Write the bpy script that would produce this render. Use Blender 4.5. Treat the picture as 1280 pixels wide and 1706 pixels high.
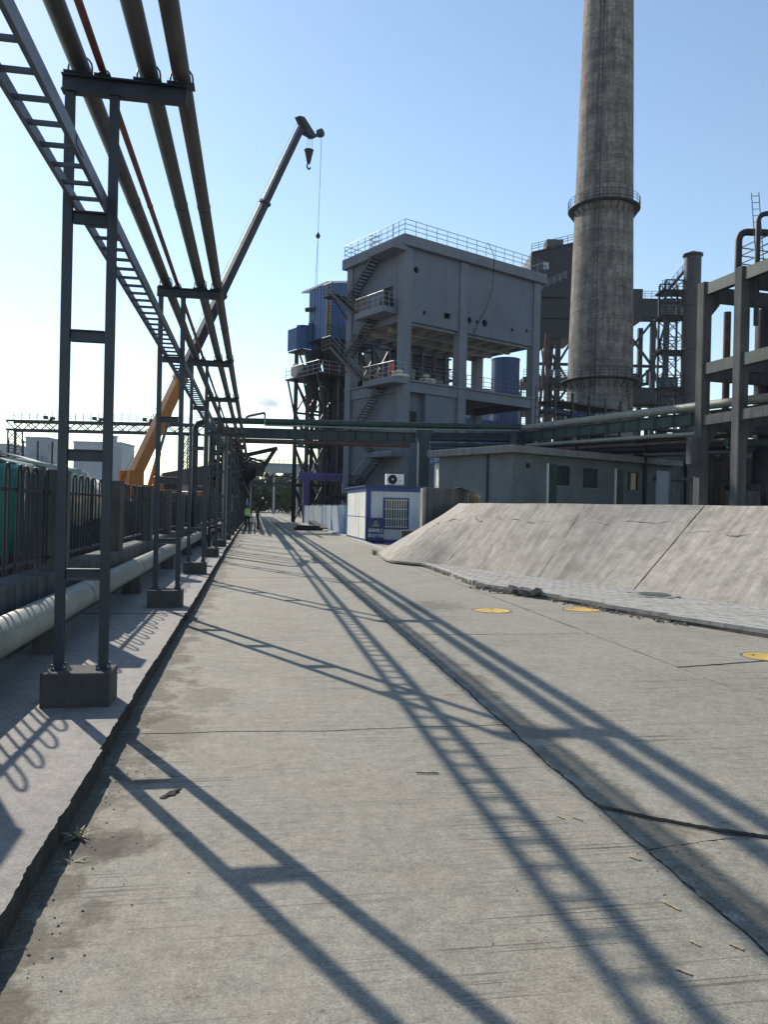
import bpy, bmesh, math, random
from mathutils import Vector, Matrix
R = math.radians
random.seed(7)
scn = bpy.context.scene
col = scn.collection
for _o in list(bpy.data.objects):
    bpy.data.objects.remove(_o, do_unlink=True)

# ------------------------------------------------------------------ camera
YAW, PITCH, ROLL = R(9.46), R(-0.2), R(1.25)
fw = Vector((math.sin(YAW) * math.cos(PITCH), math.cos(YAW) * math.cos(PITCH), math.sin(PITCH)))
r0 = Vector((math.cos(YAW), -math.sin(YAW), 0))
u0 = r0.cross(fw)
rr = r0 * math.cos(ROLL) + u0 * math.sin(ROLL)
uu = u0 * math.cos(ROLL) - r0 * math.sin(ROLL)
cd = bpy.data.cameras.new('camera')
cam = bpy.data.objects.new('camera', cd)
col.objects.link(cam)
cd.sensor_fit = 'HORIZONTAL'
cd.sensor_width = 36.0
cd.lens = 36.0 * 1290 / 1280
cd.clip_start = 0.05
cd.clip_end = 6000
cam.matrix_world = Matrix(((rr.x, uu.x, -fw.x, 0), (rr.y, uu.y, -fw.y, 0), (rr.z, uu.z, -fw.z, 1.6), (0, 0, 0, 1)))
scn.camera = cam

# ------------------------------------------------------------------ sky and sun
SUN_AZ = R(26.9)          # to the left of the road's direction (+Y)
SUN_EL = R(33.6)
world = bpy.data.worlds.new('World')
scn.world = world
world.use_nodes = True
nt = world.node_tree
nt.nodes.clear()
wo = nt.nodes.new('ShaderNodeOutputWorld')
bg = nt.nodes.new('ShaderNodeBackground')
sky = nt.nodes.new('ShaderNodeTexSky')
sky.sky_type = 'NISHITA'
sky.sun_disc = False
sky.sun_elevation = SUN_EL
sky.sun_rotation = -SUN_AZ
sky.altitude = 50
sky.air_density = 1.25
sky.dust_density = 0.15
sky.ozone_density = 1.6
bg.inputs['Strength'].default_value = 0.14
# two small clouds low over the works and a thin wisp to the left
tc = nt.nodes.new('ShaderNodeTexCoord')
L = nt.links.new
nz = nt.nodes.new('ShaderNodeTexNoise')
nz.inputs['Scale'].default_value = 26.0
nz.inputs['Detail'].default_value = 8
nz.inputs['Roughness'].default_value = 0.62
L(tc.outputs['Generated'], nz.inputs['Vector'])
cur = sky.outputs[0]
def cloud(cur, d, wid, hgt, colr, soft, amt):
    d = Vector(d).normalized(); right = Vector((d.y, -d.x, 0)).normalized(); up = right.cross(d)
    v = nt.nodes.new('ShaderNodeVectorMath'); v.operation = 'SUBTRACT'; L(tc.outputs['Generated'], v.inputs[0]); v.inputs[1].default_value = d
    cs = []
    for ax, w_ in ((right, wid), (up, hgt)):
        q = nt.nodes.new('ShaderNodeVectorMath'); q.operation = 'DOT_PRODUCT'; L(v.outputs[0], q.inputs[0]); q.inputs[1].default_value = ax / w_
        cs.append(q.outputs['Value'])
    cx = nt.nodes.new('ShaderNodeCombineXYZ'); L(cs[0], cx.inputs[0]); L(cs[1], cx.inputs[1])
    ln = nt.nodes.new('ShaderNodeVectorMath'); ln.operation = 'LENGTH'; L(cx.outputs[0], ln.inputs[0])
    ma = nt.nodes.new('ShaderNodeMath'); ma.operation = 'MULTIPLY_ADD'; L(nz.outputs['Fac'], ma.inputs[0]); ma.inputs[1].default_value = -2.6; L(ln.outputs['Value'], ma.inputs[2])
    mr = nt.nodes.new('ShaderNodeMapRange'); L(ma.outputs[0], mr.inputs['Value'])
    mr.inputs['From Min'].default_value = -0.35; mr.inputs['From Max'].default_value = -0.35 - soft; mr.inputs['To Min'].default_value = 0.0; mr.inputs['To Max'].default_value = amt
    dt = nt.nodes.new('ShaderNodeVectorMath'); dt.operation = 'DOT_PRODUCT'; L(tc.outputs['Generated'], dt.inputs[0]); dt.inputs[1].default_value = d
    gt = nt.nodes.new('ShaderNodeMath'); gt.operation = 'GREATER_THAN'; L(dt.outputs['Value'], gt.inputs[0]); gt.inputs[1].default_value = 0.0
    mu = nt.nodes.new('ShaderNodeMath'); mu.operation = 'MULTIPLY'; L(mr.outputs[0], mu.inputs[0]); L(gt.outputs[0], mu.inputs[1])
    mx = nt.nodes.new('ShaderNodeMixRGB'); L(mu.outputs[0], mx.inputs['Fac']); L(cur, mx.inputs['Color1']); mx.inputs['Color2'].default_value = (*colr, 1)
    return mx.outputs['Color']
cur = cloud(cur, (0.0047, 0.9920, 0.126), 0.050, 0.022, (6.6, 6.9, 7.3), 0.7, 0.9)
cur = cloud(cur, (0.0196, 0.9912, 0.1300), 0.024, 0.009, (3.6, 3.8, 4.3), 0.8, 0.8)
cur = cloud(cur, (-0.2655, 0.9444, 0.1942), 0.075, 0.010, (7.0, 7.2, 7.4), 0.9, 0.6)
L(cur, bg.inputs['Color']); L(bg.outputs[0], wo.inputs['Surface'])
sd = bpy.data.lights.new('sun', 'SUN')
sd.energy = 5.0
sd.angle = R(0.53)
sd.color = (1.0, 0.92, 0.80)
sun = bpy.data.objects.new('sun', sd)
col.objects.link(sun)
to_sun = Vector((-math.sin(SUN_AZ) * math.cos(SUN_EL), math.cos(SUN_AZ) * math.cos(SUN_EL), math.sin(SUN_EL)))
sun.rotation_euler = to_sun.to_track_quat('Z', 'Y').to_euler()
sun.location = (-30, 30, 60)
scn.render.engine = 'CYCLES'
scn.view_settings.view_transform = 'Standard'
scn.view_settings.look = 'None'
scn.view_settings.gamma = 1
scn.view_settings.use_curve_mapping = False
scn.view_settings.exposure = 0.28

# ------------------------------------------------------------------ materials
def mat(name, c, rough=0.75, var=0.25, scale=2.0, bump=0.15, metal=0.0, streak=0.0, fine=40.0, dirt=None, spec=0.4):
    m = bpy.data.materials.new(name)
    m.use_nodes = True
    t = m.node_tree
    b = t.nodes['Principled BSDF']
    N = t.nodes.new
    k = t.links.new
    g = N('ShaderNodeNewGeometry')
    n1 = N('ShaderNodeTexNoise'); n1.inputs['Scale'].default_value = scale; n1.inputs['Detail'].default_value = 6
    n1.inputs['Roughness'].default_value = 0.6
    k(g.outputs['Position'], n1.inputs['Vector'])
    r1 = N('ShaderNodeValToRGB')
    r1.color_ramp.elements[0].position = 0.3
    r1.color_ramp.elements[1].position = 0.7
    lo = [max(0, x * (1 - var)) for x in c]
    hi = [min(1, x * (1 + var)) for x in c]
    r1.color_ramp.elements[0].color = (*lo, 1)
    r1.color_ramp.elements[1].color = (*hi, 1)
    k(n1.outputs['Fac'], r1.inputs['Fac'])
    out = r1.outputs['Color']
    n2 = N('ShaderNodeTexNoise'); n2.inputs['Scale'].default_value = fine; n2.inputs['Detail'].default_value = 3
    k(g.outputs['Position'], n2.inputs['Vector'])
    if streak:
        mpn = N('ShaderNodeMapping'); mpn.inputs['Scale'].default_value = (3.0, 3.0, 0.12)
        k(g.outputs['Position'], mpn.inputs['Vector'])
        n3 = N('ShaderNodeTexNoise'); n3.inputs['Scale'].default_value = 1.6; n3.inputs['Detail'].default_value = 5
        k(mpn.outputs[0], n3.inputs['Vector'])
        r3 = N('ShaderNodeValToRGB')
        r3.color_ramp.elements[0].position = 0.38; r3.color_ramp.elements[1].position = 0.62
        d = 1 - streak
        r3.color_ramp.elements[0].color = (d, d, d, 1); r3.color_ramp.elements[1].color = (1, 1, 1, 1)
        k(n3.outputs['Fac'], r3.inputs['Fac'])
        mm = N('ShaderNodeMixRGB'); mm.blend_type = 'MULTIPLY'; mm.inputs['Fac'].default_value = 1
        k(out, mm.inputs['Color1']); k(r3.outputs['Color'], mm.inputs['Color2'])
        out = mm.outputs['Color']
    if dirt:
        n4 = N('ShaderNodeTexNoise'); n4.inputs['Scale'].default_value = scale * 2.7; n4.inputs['Detail'].default_value = 8
        n4.inputs['Roughness'].default_value = 0.7
        k(g.outputs['Position'], n4.inputs['Vector'])
        r4 = N('ShaderNodeValToRGB'); r4.color_ramp.elements[0].position = 0.55; r4.color_ramp.elements[1].position = 0.72
        k(n4.outputs['Fac'], r4.inputs['Fac'])
        mm = N('ShaderNodeMixRGB'); mm.inputs['Color2'].default_value = (*dirt, 1)
        k(r4.outputs['Color'], mm.inputs['Fac']); k(out, mm.inputs['Color1'])
        out = mm.outputs['Color']
    k(out, b.inputs['Base Color'])
    b.inputs['Roughness'].default_value = rough
    b.inputs['Metallic'].default_value = metal
    b.inputs['Specular IOR Level'].default_value = spec
    if bump:
        bp = N('ShaderNodeBump'); bp.inputs['Strength'].default_value = bump; bp.inputs['Distance'].default_value = 0.02
        k(n2.outputs['Fac'], bp.inputs['Height']); k(bp.outputs[0], b.inputs['Normal'])
    return m

def concrete_floor(name, base, warm, lines=True, aniso=(1, 1, 1), crack_dirt=True):
    """Weathered cast concrete: mottling, fine scratches across the lane, pits and dirt along its edges."""
    m = bpy.data.materials.new(name); m.use_nodes = True
    t = m.node_tree; b = t.nodes['Principled BSDF']; N = t.nodes.new; k = t.links.new
    g = N('ShaderNodeNewGeometry')
    def noise(scale, det, mapping=None, rough=0.6, dist=0.0):
        n = N('ShaderNodeTexNoise'); n.inputs['Scale'].default_value = scale; n.inputs['Detail'].default_value = det
        n.inputs['Roughness'].default_value = rough; n.inputs['Distortion'].default_value = dist
        if mapping:
            mpn = N('ShaderNodeMapping'); mpn.inputs['Scale'].default_value = mapping
            k(g.outputs['Position'], mpn.inputs['Vector']); k(mpn.outputs[0], n.inputs['Vector'])
        else:
            k(g.outputs['Position'], n.inputs['Vector'])
        return n.outputs['Fac']
    def ramp(f, p0, p1, c0, c1):
        r = N('ShaderNodeValToRGB'); e = r.color_ramp.elements
        e[0].position = p0; e[1].position = p1; e[0].color = (*c0, 1); e[1].color = (*c1, 1)
        k(f, r.inputs['Fac']); return r.outputs['Color']
    def mixc(kind, fac, a, c):
        q = N('ShaderNodeMixRGB'); q.blend_type = kind
        if isinstance(fac, float): q.inputs['Fac'].default_value = fac
        else: k(fac, q.inputs['Fac'])
        k(a, q.inputs['Color1'])
        if isinstance(c, tuple): q.inputs['Color2'].default_value = (*c, 1)
        else: k(c, q.inputs['Color2'])
        return q.outputs['Color']
    c = ramp(noise(0.55, 8, aniso), 0.3, 0.7, [x * 0.86 for x in base], [x * 1.1 for x in base])
    c = mixc('MIX', ramp(noise(1.3, 7), 0.45, 0.75, (0, 0, 0), (1, 1, 1)), c, warm)
    c = mixc('MULTIPLY', 0.85, c, ramp(noise(9, 8, None, 0.74), 0.30, 0.62, (0.62, 0.62, 0.62), (1.06, 1.06, 1.06)))
    c = mixc('MULTIPLY', 0.85, c, ramp(noise(95, 4, None, 0.7), 0.30, 0.60, (0.52, 0.52, 0.52), (1.14, 1.14, 1.14)))
    # pits
    vo = N('ShaderNodeTexVoronoi'); vo.inputs['Scale'].default_value = 4.5
    k(g.outputs['Position'], vo.inputs['Vector'])
    pits = ramp(vo.outputs['Distance'], 0.02, 0.055, (0.35, 0.35, 0.34), (1, 1, 1))
    c = mixc('MULTIPLY', 0.8, c, pits)
    vo2 = N('ShaderNodeTexVoronoi'); vo2.inputs['Scale'].default_value = 1.5
    dn = N('ShaderNodeTexNoise'); dn.inputs['Scale'].default_value = 14; dn.inputs['Detail'].default_value = 4
    k(g.outputs['Position'], dn.inputs['Vector'])
    sc_ = N('ShaderNodeVectorMath'); sc_.operation = 'MULTIPLY_ADD'; k(dn.outputs['Color'], sc_.inputs[0]); sc_.inputs[1].default_value = (0.12, 0.12, 0.12); k(g.outputs['Position'], sc_.inputs[2])
    k(sc_.outputs[0], vo2.inputs['Vector'])
    c = mixc('MULTIPLY', 0.75, c, ramp(vo2.outputs['Distance'], 0.015, 0.06, (0.38, 0.37, 0.36), (1, 1, 1)))
    # brownish and bluish blooms
    c = mixc('MIX', ramp(noise(3.1, 6, None, 0.6), 0.52, 0.78, (0, 0, 0), (0.55, 0.55, 0.55)), c, (base[0] * 1.08, base[1] * 0.98, base[2] * 0.95))
    c = mixc('MULTIPLY', 0.8, c, ramp(noise(28, 6, None, 0.75), 0.33, 0.58, (0.70, 0.70, 0.70), (1.07, 1.07, 1.07)))
    # larger worn patches
    wp = ramp(noise(2.3, 9, None, 0.75, 0.6), 0.60, 0.70, (0, 0, 0), (0.65, 0.65, 0.65))
    c = mixc('MIX', wp, c, tuple(x * 0.62 for x in base))
    h_extra = None
    if lines:
        ln = ramp(noise(1.0, 3, (0.9, 75.0, 1.0), 0.5), 0.575, 0.63, (1, 1, 1), (0.25, 0.25, 0.25))
        gate = ramp(noise(0.9, 3, (1.2, 0.9, 1.0)), 0.42, 0.62, (0, 0, 0), (1, 1, 1))
        c2 = mixc('MULTIPLY', 0.95, c, ln)
        c = mixc('MIX', gate, c, c2)
    if crack_dirt:
        # dirt gathered along the gutter and beside the long crack
        sx = N('ShaderNodeSeparateXYZ'); k(g.outputs['Position'], sx.inputs[0])
        nn = noise(2.6, 8, None, 0.7)
        for x0, w, colr, amt in ((-0.9, 0.55, (0.12, 0.115, 0.105), 0.9), (2.02, 0.30, (0.17, 0.165, 0.155), 0.75)):
            su = N('ShaderNodeMath'); su.operation = 'SUBTRACT'; k(sx.outputs['X'], su.inputs[0]); su.inputs[1].default_value = x0
            ab = N('ShaderNodeMath'); ab.operation = 'ABSOLUTE'; k(su.outputs[0], ab.inputs[0])
            mr = N('ShaderNodeMapRange'); k(ab.outputs[0], mr.inputs['Value'])
            mr.inputs['From Min'].default_value = 0.0; mr.inputs['From Max'].default_value = w
            mr.inputs['To Min'].default_value = 0.32; mr.inputs['To Max'].default_value = 0.0
            ad = N('ShaderNodeMath'); ad.operation = 'ADD'; k(mr.outputs[0], ad.inputs[0]); k(nn, ad.inputs[1])
            f = ramp(ad.outputs[0], 0.64, 0.74, (0, 0, 0), (amt, amt, amt))
            c = mixc('MULTIPLY', f, c, tuple(x * 3.3 for x in colr))
    if crack_dirt:
        for cx, cy, rx, ry, colr in ((-0.62, 3.78, 0.30, 0.16, (0.10, 0.096, 0.088)), (-0.55, 5.75, 0.25, 0.5, (0.17, 0.16, 0.145)), (2.9, 12.6, 0.7, 0.8, (0.16, 0.155, 0.145)), (-0.35, 6.6, 0.3, 0.5, (0.18, 0.17, 0.155))):
            mpn = N('ShaderNodeMapping'); mpn.vector_type = 'POINT'
            mpn.inputs['Location'].default_value = (-cx / rx, -cy / ry, 0); mpn.inputs['Scale'].default_value = (1 / rx, 1 / ry, 0)
            k(g.outputs['Position'], mpn.inputs['Vector'])
            ln_ = N('ShaderNodeVectorMath'); ln_.operation = 'LENGTH'; k(mpn.outputs[0], ln_.inputs[0])
            ad = N('ShaderNodeMath'); ad.operation = 'MULTIPLY_ADD'; k(noise(5.5, 9, None, 0.72), ad.inputs[0]); ad.inputs[1].default_value = -3.2; k(ln_.outputs['Value'], ad.inputs[2])
            mr = N('ShaderNodeMapRange'); k(ad.outputs[0], mr.inputs['Value']); mr.inputs['From Min'].default_value = -1.05; mr.inputs['From Max'].default_value = -0.6; mr.inputs['To Min'].default_value = 0.85; mr.inputs['To Max'].default_value = 0.0
            c = mixc('MULTIPLY', mr.outputs[0], c, tuple(min(1, x * 3.5) for x in colr))
    k(c, b.inputs['Base Color'])
    b.inputs['Roughness'].default_value = 0.82
    b.inputs['Specular IOR Level'].default_value = 0.35
    q = N('ShaderNodeRGBToBW'); k(c, q.inputs[0])
    bp = N('ShaderNodeBump'); bp.inputs['Strength'].default_value = 0.55; bp.inputs['Distance'].default_value = 0.012
    k(q.outputs[0], bp.inputs['Height']); k(bp.outputs[0], b.inputs['Normal'])
    return m

def slope_concrete(name):
    m = bpy.data.materials.new(name); m.use_nodes = True
    t = m.node_tree; b = t.nodes['Principled BSDF']; N = t.nodes.new; k = t.links.new
    uv = N('ShaderNodeUVMap'); uv.uv_map = 'UVMap'
    g = N('ShaderNodeNewGeometry')
    def noise(vec, scale, det, mp=None, rough=0.6):
        n = N('ShaderNodeTexNoise'); n.inputs['Scale'].default_value = scale; n.inputs['Detail'].default_value = det
        n.inputs['Roughness'].default_value = rough
        if mp:
            q = N('ShaderNodeMapping'); q.inputs['Scale'].default_value = mp; k(vec, q.inputs['Vector']); vec = q.outputs[0]
        k(vec, n.inputs['Vector']); return n.outputs['Fac']
    def ramp(f, p0, p1, c0, c1):
        r = N('ShaderNodeValToRGB'); e = r.color_ramp.elements
        e[0].position = p0; e[1].position = p1; e[0].color = (*c0, 1); e[1].color = (*c1, 1)
        k(f, r.inputs['Fac']); return r.outputs['Color']
    def mul(a, c, f=1.0):
        q = N('ShaderNodeMixRGB'); q.blend_type = 'MULTIPLY'; q.inputs['Fac'].default_value = f
        k(a, q.inputs['Color1']); k(c, q.inputs['Color2']); return q.outputs['Color']
    c = ramp(noise(g.outputs['Position'], 0.7, 7), 0.3, 0.7, (0.325, 0.298, 0.258), (0.43, 0.392, 0.338))
    c = mul(c, ramp(noise(uv.outputs[0], 1.0, 6, (6.0, 0.45, 1), 0.68), 0.3, 0.68, (0.64, 0.65, 0.66), (1.12, 1.11, 1.09)))
    c = mul(c, ramp(noise(g.outputs['Position'], 1.7, 8, None, 0.72), 0.36, 0.55, (0.70, 0.69, 0.67), (1.04, 1.04, 1.04)))
    c = mul(c, ramp(noise(g.outputs['Position'], 6, 8, None, 0.75), 0.3, 0.6, (0.78, 0.78, 0.78), (1.05, 1.05, 1.05)))
    c = mul(c, ramp(noise(g.outputs['Position'], 60, 4), 0.3, 0.6, (0.78, 0.78, 0.78), (1.05, 1.05, 1.05)))
    k(c, b.inputs['Base Color'])
    b.inputs['Roughness'].default_value = 0.9
    q = N('ShaderNodeRGBToBW'); k(c, q.inputs[0])
    bp = N('ShaderNodeBump'); bp.inputs['Strength'].default_value = 0.4; bp.inputs['Distance'].default_value = 0.015
    k(q.outputs[0], bp.inputs['Height']); k(bp.outputs[0], b.inputs['Normal'])
    return m

def chimney_concrete(name):
    m = bpy.data.materials.new(name); m.use_nodes = True
    t = m.node_tree; b = t.nodes['Principled BSDF']; N = t.nodes.new; k = t.links.new
    tc_ = N('ShaderNodeTexCoord')
    g = N('ShaderNodeNewGeometry')
    sx = N('ShaderNodeSeparateXYZ'); k(tc_.outputs['Object'], sx.inputs[0])
    at = N('ShaderNodeMath'); at.operation = 'ARCTAN2'; k(sx.outputs['Y'], at.inputs[0]); k(sx.outputs['X'], at.inputs[1])
    cb = N('ShaderNodeCombineXYZ')
    k(at.outputs[0], cb.inputs['X']); k(sx.outputs['Z'], cb.inputs['Y'])
    def noise(vec, scale, det, mp=None, rough=0.6):
        n = N('ShaderNodeTexNoise'); n.inputs['Scale'].default_value = scale; n.inputs['Detail'].default_value = det
        n.inputs['Roughness'].default_value = rough
        if mp:
            q = N('ShaderNodeMapping'); q.inputs['Scale'].default_value = mp; k(vec, q.inputs['Vector']); vec = q.outputs[0]
        k(vec, n.inputs['Vector']); return n.outputs['Fac']
    def ramp(f, p0, p1, c0, c1):
        r = N('ShaderNodeValToRGB'); e = r.color_ramp.elements
        e[0].position = p0; e[1].position = p1; e[0].color = (*c0, 1); e[1].color = (*c1, 1)
        k(f, r.inputs['Fac']); return r.outputs['Color']
    def mul(a, c, f=1.0):
        q = N('ShaderNodeMixRGB'); q.blend_type = 'MULTIPLY'; q.inputs['Fac'].default_value = f
        k(a, q.inputs['Color1']); k(c, q.inputs['Color2']); return q.outputs['Color']
    c = ramp(noise(cb.outputs[0], 1.0, 5, (2.0, 0.25, 1)), 0.3, 0.7, (0.165, 0.150, 0.140), (0.31, 0.283, 0.256))
    # pour bands
    c = mul(c, ramp(noise(cb.outputs[0], 1.0, 2, (0.15, 0.75, 1)), 0.40, 0.62, (0.78, 0.78, 0.78), (1.08, 1.07, 1.05)))
    # formwork lifts: thin dark rings
    c = mul(c, ramp(noise(cb.outputs[0], 1.0, 3, (0.5, 4.5, 1)), 0.36, 0.46, (0.70, 0.70, 0.70), (1, 1, 1)))
    # vertical run-down stains
    c = mul(c, ramp(noise(cb.outputs[0], 1.0, 5, (9.0, 0.10, 1), 0.7), 0.36, 0.56, (0.48, 0.47, 0.46), (1, 1, 1)), 0.85)
    c = mul(c, ramp(noise(g.outputs['Position'], 2.6, 8, None, 0.78), 0.34, 0.60, (0.48, 0.48, 0.48), (1.15, 1.15, 1.15)))
    c = mul(c, ramp(noise(cb.outputs[0], 1.0, 6, (3.0, 0.5, 1), 0.7), 0.36, 0.60, (0.62, 0.61, 0.60), (1.1, 1.1, 1.1)))
    k(c, b.inputs['Base Color'])
    b.inputs['Roughness'].default_value = 0.92
    q = N('ShaderNodeRGBToBW'); k(c, q.inputs[0])
    bp = N('ShaderNodeBump'); bp.inputs['Strength'].default_value = 0.5; bp.inputs['Distance'].default_value = 0.08
    k(q.outputs[0], bp.inputs['Height']); k(bp.outputs[0], b.inputs['Normal'])
    return m

M = {}
def addm(n, *a, **kw): M[n] = mat(n, *a, **kw)
addm('steel', (0.024, 0.032, 0.046), 0.45, 0.25, 3, 0.05, spec=0.5)
addm('steel_dark', (0.015, 0.018, 0.025), 0.55, 0.3, 1, 0.05)
addm('steel_teal', (0.015, 0.034, 0.044), 0.5, 0.25, 1.2, 0.05, streak=0.3)
addm('steel_green', (0.024, 0.050, 0.044), 0.6, 0.3, 1.0, 0.05, streak=0.35)
addm('pipe_grey', (0.045,0.049,0.053), 0.5, 0.2, 3, 0.05, streak=0.15)
addm('pipe_brown', (0.05,0.046,0.048), 0.55, 0.3, 2, 0.05)
addm('pipe_red', (0.12,0.03,0.025), 0.5, 0.25, 3, 0.05)
addm('pipe_pale', (0.215, 0.215, 0.182), 0.55, 0.18, 2.2, 0.12, dirt=(0.17, 0.168, 0.145))
addm('pipe_rust', (0.07,0.036,0.03), 0.7, 0.4, 2, 0.1)
addm('galv', (0.13, 0.145, 0.17), 0.42, 0.2, 6, 0.05, metal=0.55)
addm('wrap', (0.45, 0.45, 0.44), 0.6, 0.15, 4, 0.2)
addm('conc', (0.30, 0.285, 0.265), 0.9, 0.2, 1.5, 0.3, streak=0.2)
addm('conc_dark', (0.10,0.097,0.094), 0.9, 0.25, 1.5, 0.35, streak=0.45)
addm('conc_base', (0.07,0.067,0.066), 0.92, 0.25, 4, 0.5)
addm('conc_frame', (0.085, 0.088, 0.092), 0.92, 0.25, 0.8, 0.3, streak=0.35)
addm('kerb', (0.36, 0.345, 0.32), 0.9, 0.25, 5, 0.5, dirt=(0.2, 0.19, 0.17))
addm('paver', (0.33, 0.315, 0.29), 0.9, 0.2, 6, 0.4, dirt=(0.25, 0.235, 0.21))
addm('rubble', (0.15,0.14,0.128), 0.95, 0.35, 9, 0.6)
addm('floor_pale', (0.29, 0.285, 0.27), 0.9, 0.15, 1.0, 0.1)  # paler than the walls: bounced light on floor undersides is put into the colour
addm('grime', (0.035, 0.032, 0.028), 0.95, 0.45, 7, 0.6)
addm('cover_grey', (0.17, 0.195, 0.165), 0.8, 0.2, 8, 0.3)
addm('soil', (0.12, 0.105, 0.088), 0.95, 0.35, 6, 0.7)
addm('ground', (0.24, 0.22, 0.19), 0.95, 0.25, 0.3, 0.4)
addm('plaster', (0.136, 0.153, 0.192), 0.85, 0.14, 0.35, 0.08, streak=0.09, dirt=(0.115, 0.127, 0.155))
addm('plaster_col', (0.154, 0.169, 0.203), 0.85, 0.14, 0.35, 0.08, streak=0.09, dirt=(0.115, 0.127, 0.155))
addm('pump_wall', (0.125, 0.142, 0.148), 0.9, 0.18, 0.7, 0.2, streak=0.10, dirt=(0.10, 0.112, 0.115))
addm('pump_roof', (0.20,0.20,0.192), 0.9, 0.15, 1, 0.2, streak=0.3)
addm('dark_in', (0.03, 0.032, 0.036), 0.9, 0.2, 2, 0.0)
addm('black', (0.012, 0.012, 0.014), 0.6, 0.2, 4, 0.05)
addm('stair', (0.016, 0.016, 0.02), 0.55, 0.25, 3, 0.05)
addm('rail', (0.26, 0.28, 0.31), 0.45, 0.15, 4, 0.0, metal=0.2)
addm('rail_dark', (0.09, 0.11, 0.14), 0.5, 0.15, 4, 0.0)
addm('rail_wood', (0.30, 0.20, 0.12), 0.6, 0.2, 4, 0.0)
addm('blue_clad', (0.045, 0.105, 0.25), 0.5, 0.15, 0.8, 0.05, streak=0.15)
addm('blue_deep', (0.025, 0.06, 0.15), 0.5, 0.15, 0.8, 0.05, streak=0.2)
addm('blue_pale', (0.16, 0.24, 0.33), 0.6, 0.12, 0.8, 0.05, streak=0.2)
addm('blue_trim', (0.03, 0.06, 0.20), 0.5, 0.2, 2, 0.05)
addm('purple', (0.10, 0.075, 0.27), 0.55, 0.12, 1.5, 0.05, streak=0.2)
addm('cabin_white', (0.78, 0.78, 0.73), 0.55, 0.1, 2, 0.05, streak=0.28)
addm('cabin_grey', (0.50, 0.53, 0.56), 0.55, 0.08, 2, 0.05, streak=0.12)
addm('sheet_white', (0.76,0.80,0.84), 0.55, 0.18, 3, 0.1, streak=0.35)
addm('sheet_blue', (0.16, 0.30, 0.47), 0.55, 0.2, 3, 0.1, streak=0.3)
addm('sheet_sky', (0.42,0.53,0.70), 0.55, 0.15, 3, 0.1, streak=0.25)
addm('orange', (0.42, 0.165, 0.04), 0.45, 0.15, 1.2, 0.05, streak=0.15)
addm('boom_dark', (0.014, 0.014, 0.019), 0.45, 0.2, 0.8, 0.03)
addm('yellow', (0.50, 0.335, 0.085), 0.8, 0.2, 9, 0.3, dirt=(0.33, 0.25, 0.13))
addm('teal_tarp', (0.06, 0.30, 0.27), 0.5, 0.25, 2.5, 0.3)
addm('pale_tarp', (0.46, 0.52, 0.50), 0.5, 0.2, 2.5, 0.3)
addm('white_cloth', (0.55, 0.52, 0.46), 0.8, 0.12, 6, 0.3)
addm('arch_sheet', (0.40, 0.37, 0.36), 0.6, 0.15, 1, 0.1)
addm('far_grey', (0.30, 0.33, 0.36), 0.9, 0.1, 0.1, 0.0, streak=0.15)
addm('far_pale', (0.38, 0.41, 0.45), 0.9, 0.12, 0.08, 0.0, streak=0.15)
addm('board', (0.10,0.105,0.11), 0.9, 0.3, 3, 0.2, streak=0.4)
addm('bark', (0.10, 0.075, 0.055), 0.9, 0.3, 3, 0.3)
addm('leaf', (0.055, 0.085, 0.03), 0.7, 0.5, 0.5, 0.0)
addm('dry_grass', (0.30, 0.25, 0.13), 0.8, 0.35, 8, 0.0)
addm('weed', (0.26, 0.24, 0.15), 0.8, 0.3, 8, 0.0)
addm('green_net', (0.07, 0.26, 0.17), 0.8, 0.35, 2, 0.3)
addm('rubber', (0.02, 0.02, 0.022), 0.85, 0.2, 5, 0.2)
addm('red', (0.50, 0.06, 0.04), 0.5, 0.15, 5, 0.05)
addm('sack', (0.52, 0.49, 0.42), 0.85, 0.2, 4, 0.3)
addm('sack_dark', (0.26, 0.25, 0.23), 0.85, 0.3, 4, 0.3)
addm('glass', (0.05, 0.06, 0.07), 0.12, 0.2, 3, 0.0, spec=0.6)
addm('sign_blue', (0.025, 0.035, 0.13), 0.5, 0.1, 5, 0.0)
addm('sign_white', (0.70, 0.70, 0.72), 0.5, 0.05, 5, 0.0)
addm('sign_yellow', (0.65, 0.50, 0.05), 0.5, 0.1, 5, 0.0)
addm('mark_yellow', (0.335, 0.265, 0.175), 0.9, 0.3, 20, 0.2)
addm('skin', (0.38, 0.23, 0.16), 0.6, 0.1, 10, 0.0)
addm('hivis', (0.42, 0.55, 0.10), 0.7, 0.1, 10, 0.0)
addm('cloth_dark', (0.03, 0.035, 0.05), 0.85, 0.2, 10, 0.1)
addm('cloth_olive', (0.07, 0.065, 0.05), 0.85, 0.2, 10, 0.1)
addm('helmet_blue', (0.05, 0.12, 0.40), 0.35, 0.1, 10, 0.0)
for n_ in ('white_cloth', 'teal_tarp', 'pale_tarp'):      # thin sheets let light through
    t_ = M[n_].node_tree; p_ = t_.nodes['Principled BSDF']
    tr_ = t_.nodes.new('ShaderNodeBsdfTranslucent'); mx_ = t_.nodes.new('ShaderNodeMixShader'); mx_.inputs['Fac'].default_value = 0.5
    t_.links.new(p_.inputs['Base Color'].links[0].from_socket, tr_.inputs['Color'])
    t_.links.new(p_.outputs[0], mx_.inputs[1]); t_.links.new(tr_.outputs[0], mx_.inputs[2])
    t_.links.new(mx_.outputs[0], t_.nodes['Material Output'].inputs['Surface'])
M['road'] = concrete_floor('road', (0.302, 0.285, 0.236), (0.322, 0.286, 0.226))
M['walk'] = concrete_floor('walk', (0.30, 0.282, 0.262), (0.315, 0.284, 0.26), lines=False, crack_dirt=False)
M['slope'] = slope_concrete('slope')
M['chimney'] = chimney_concrete('chimney')

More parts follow.
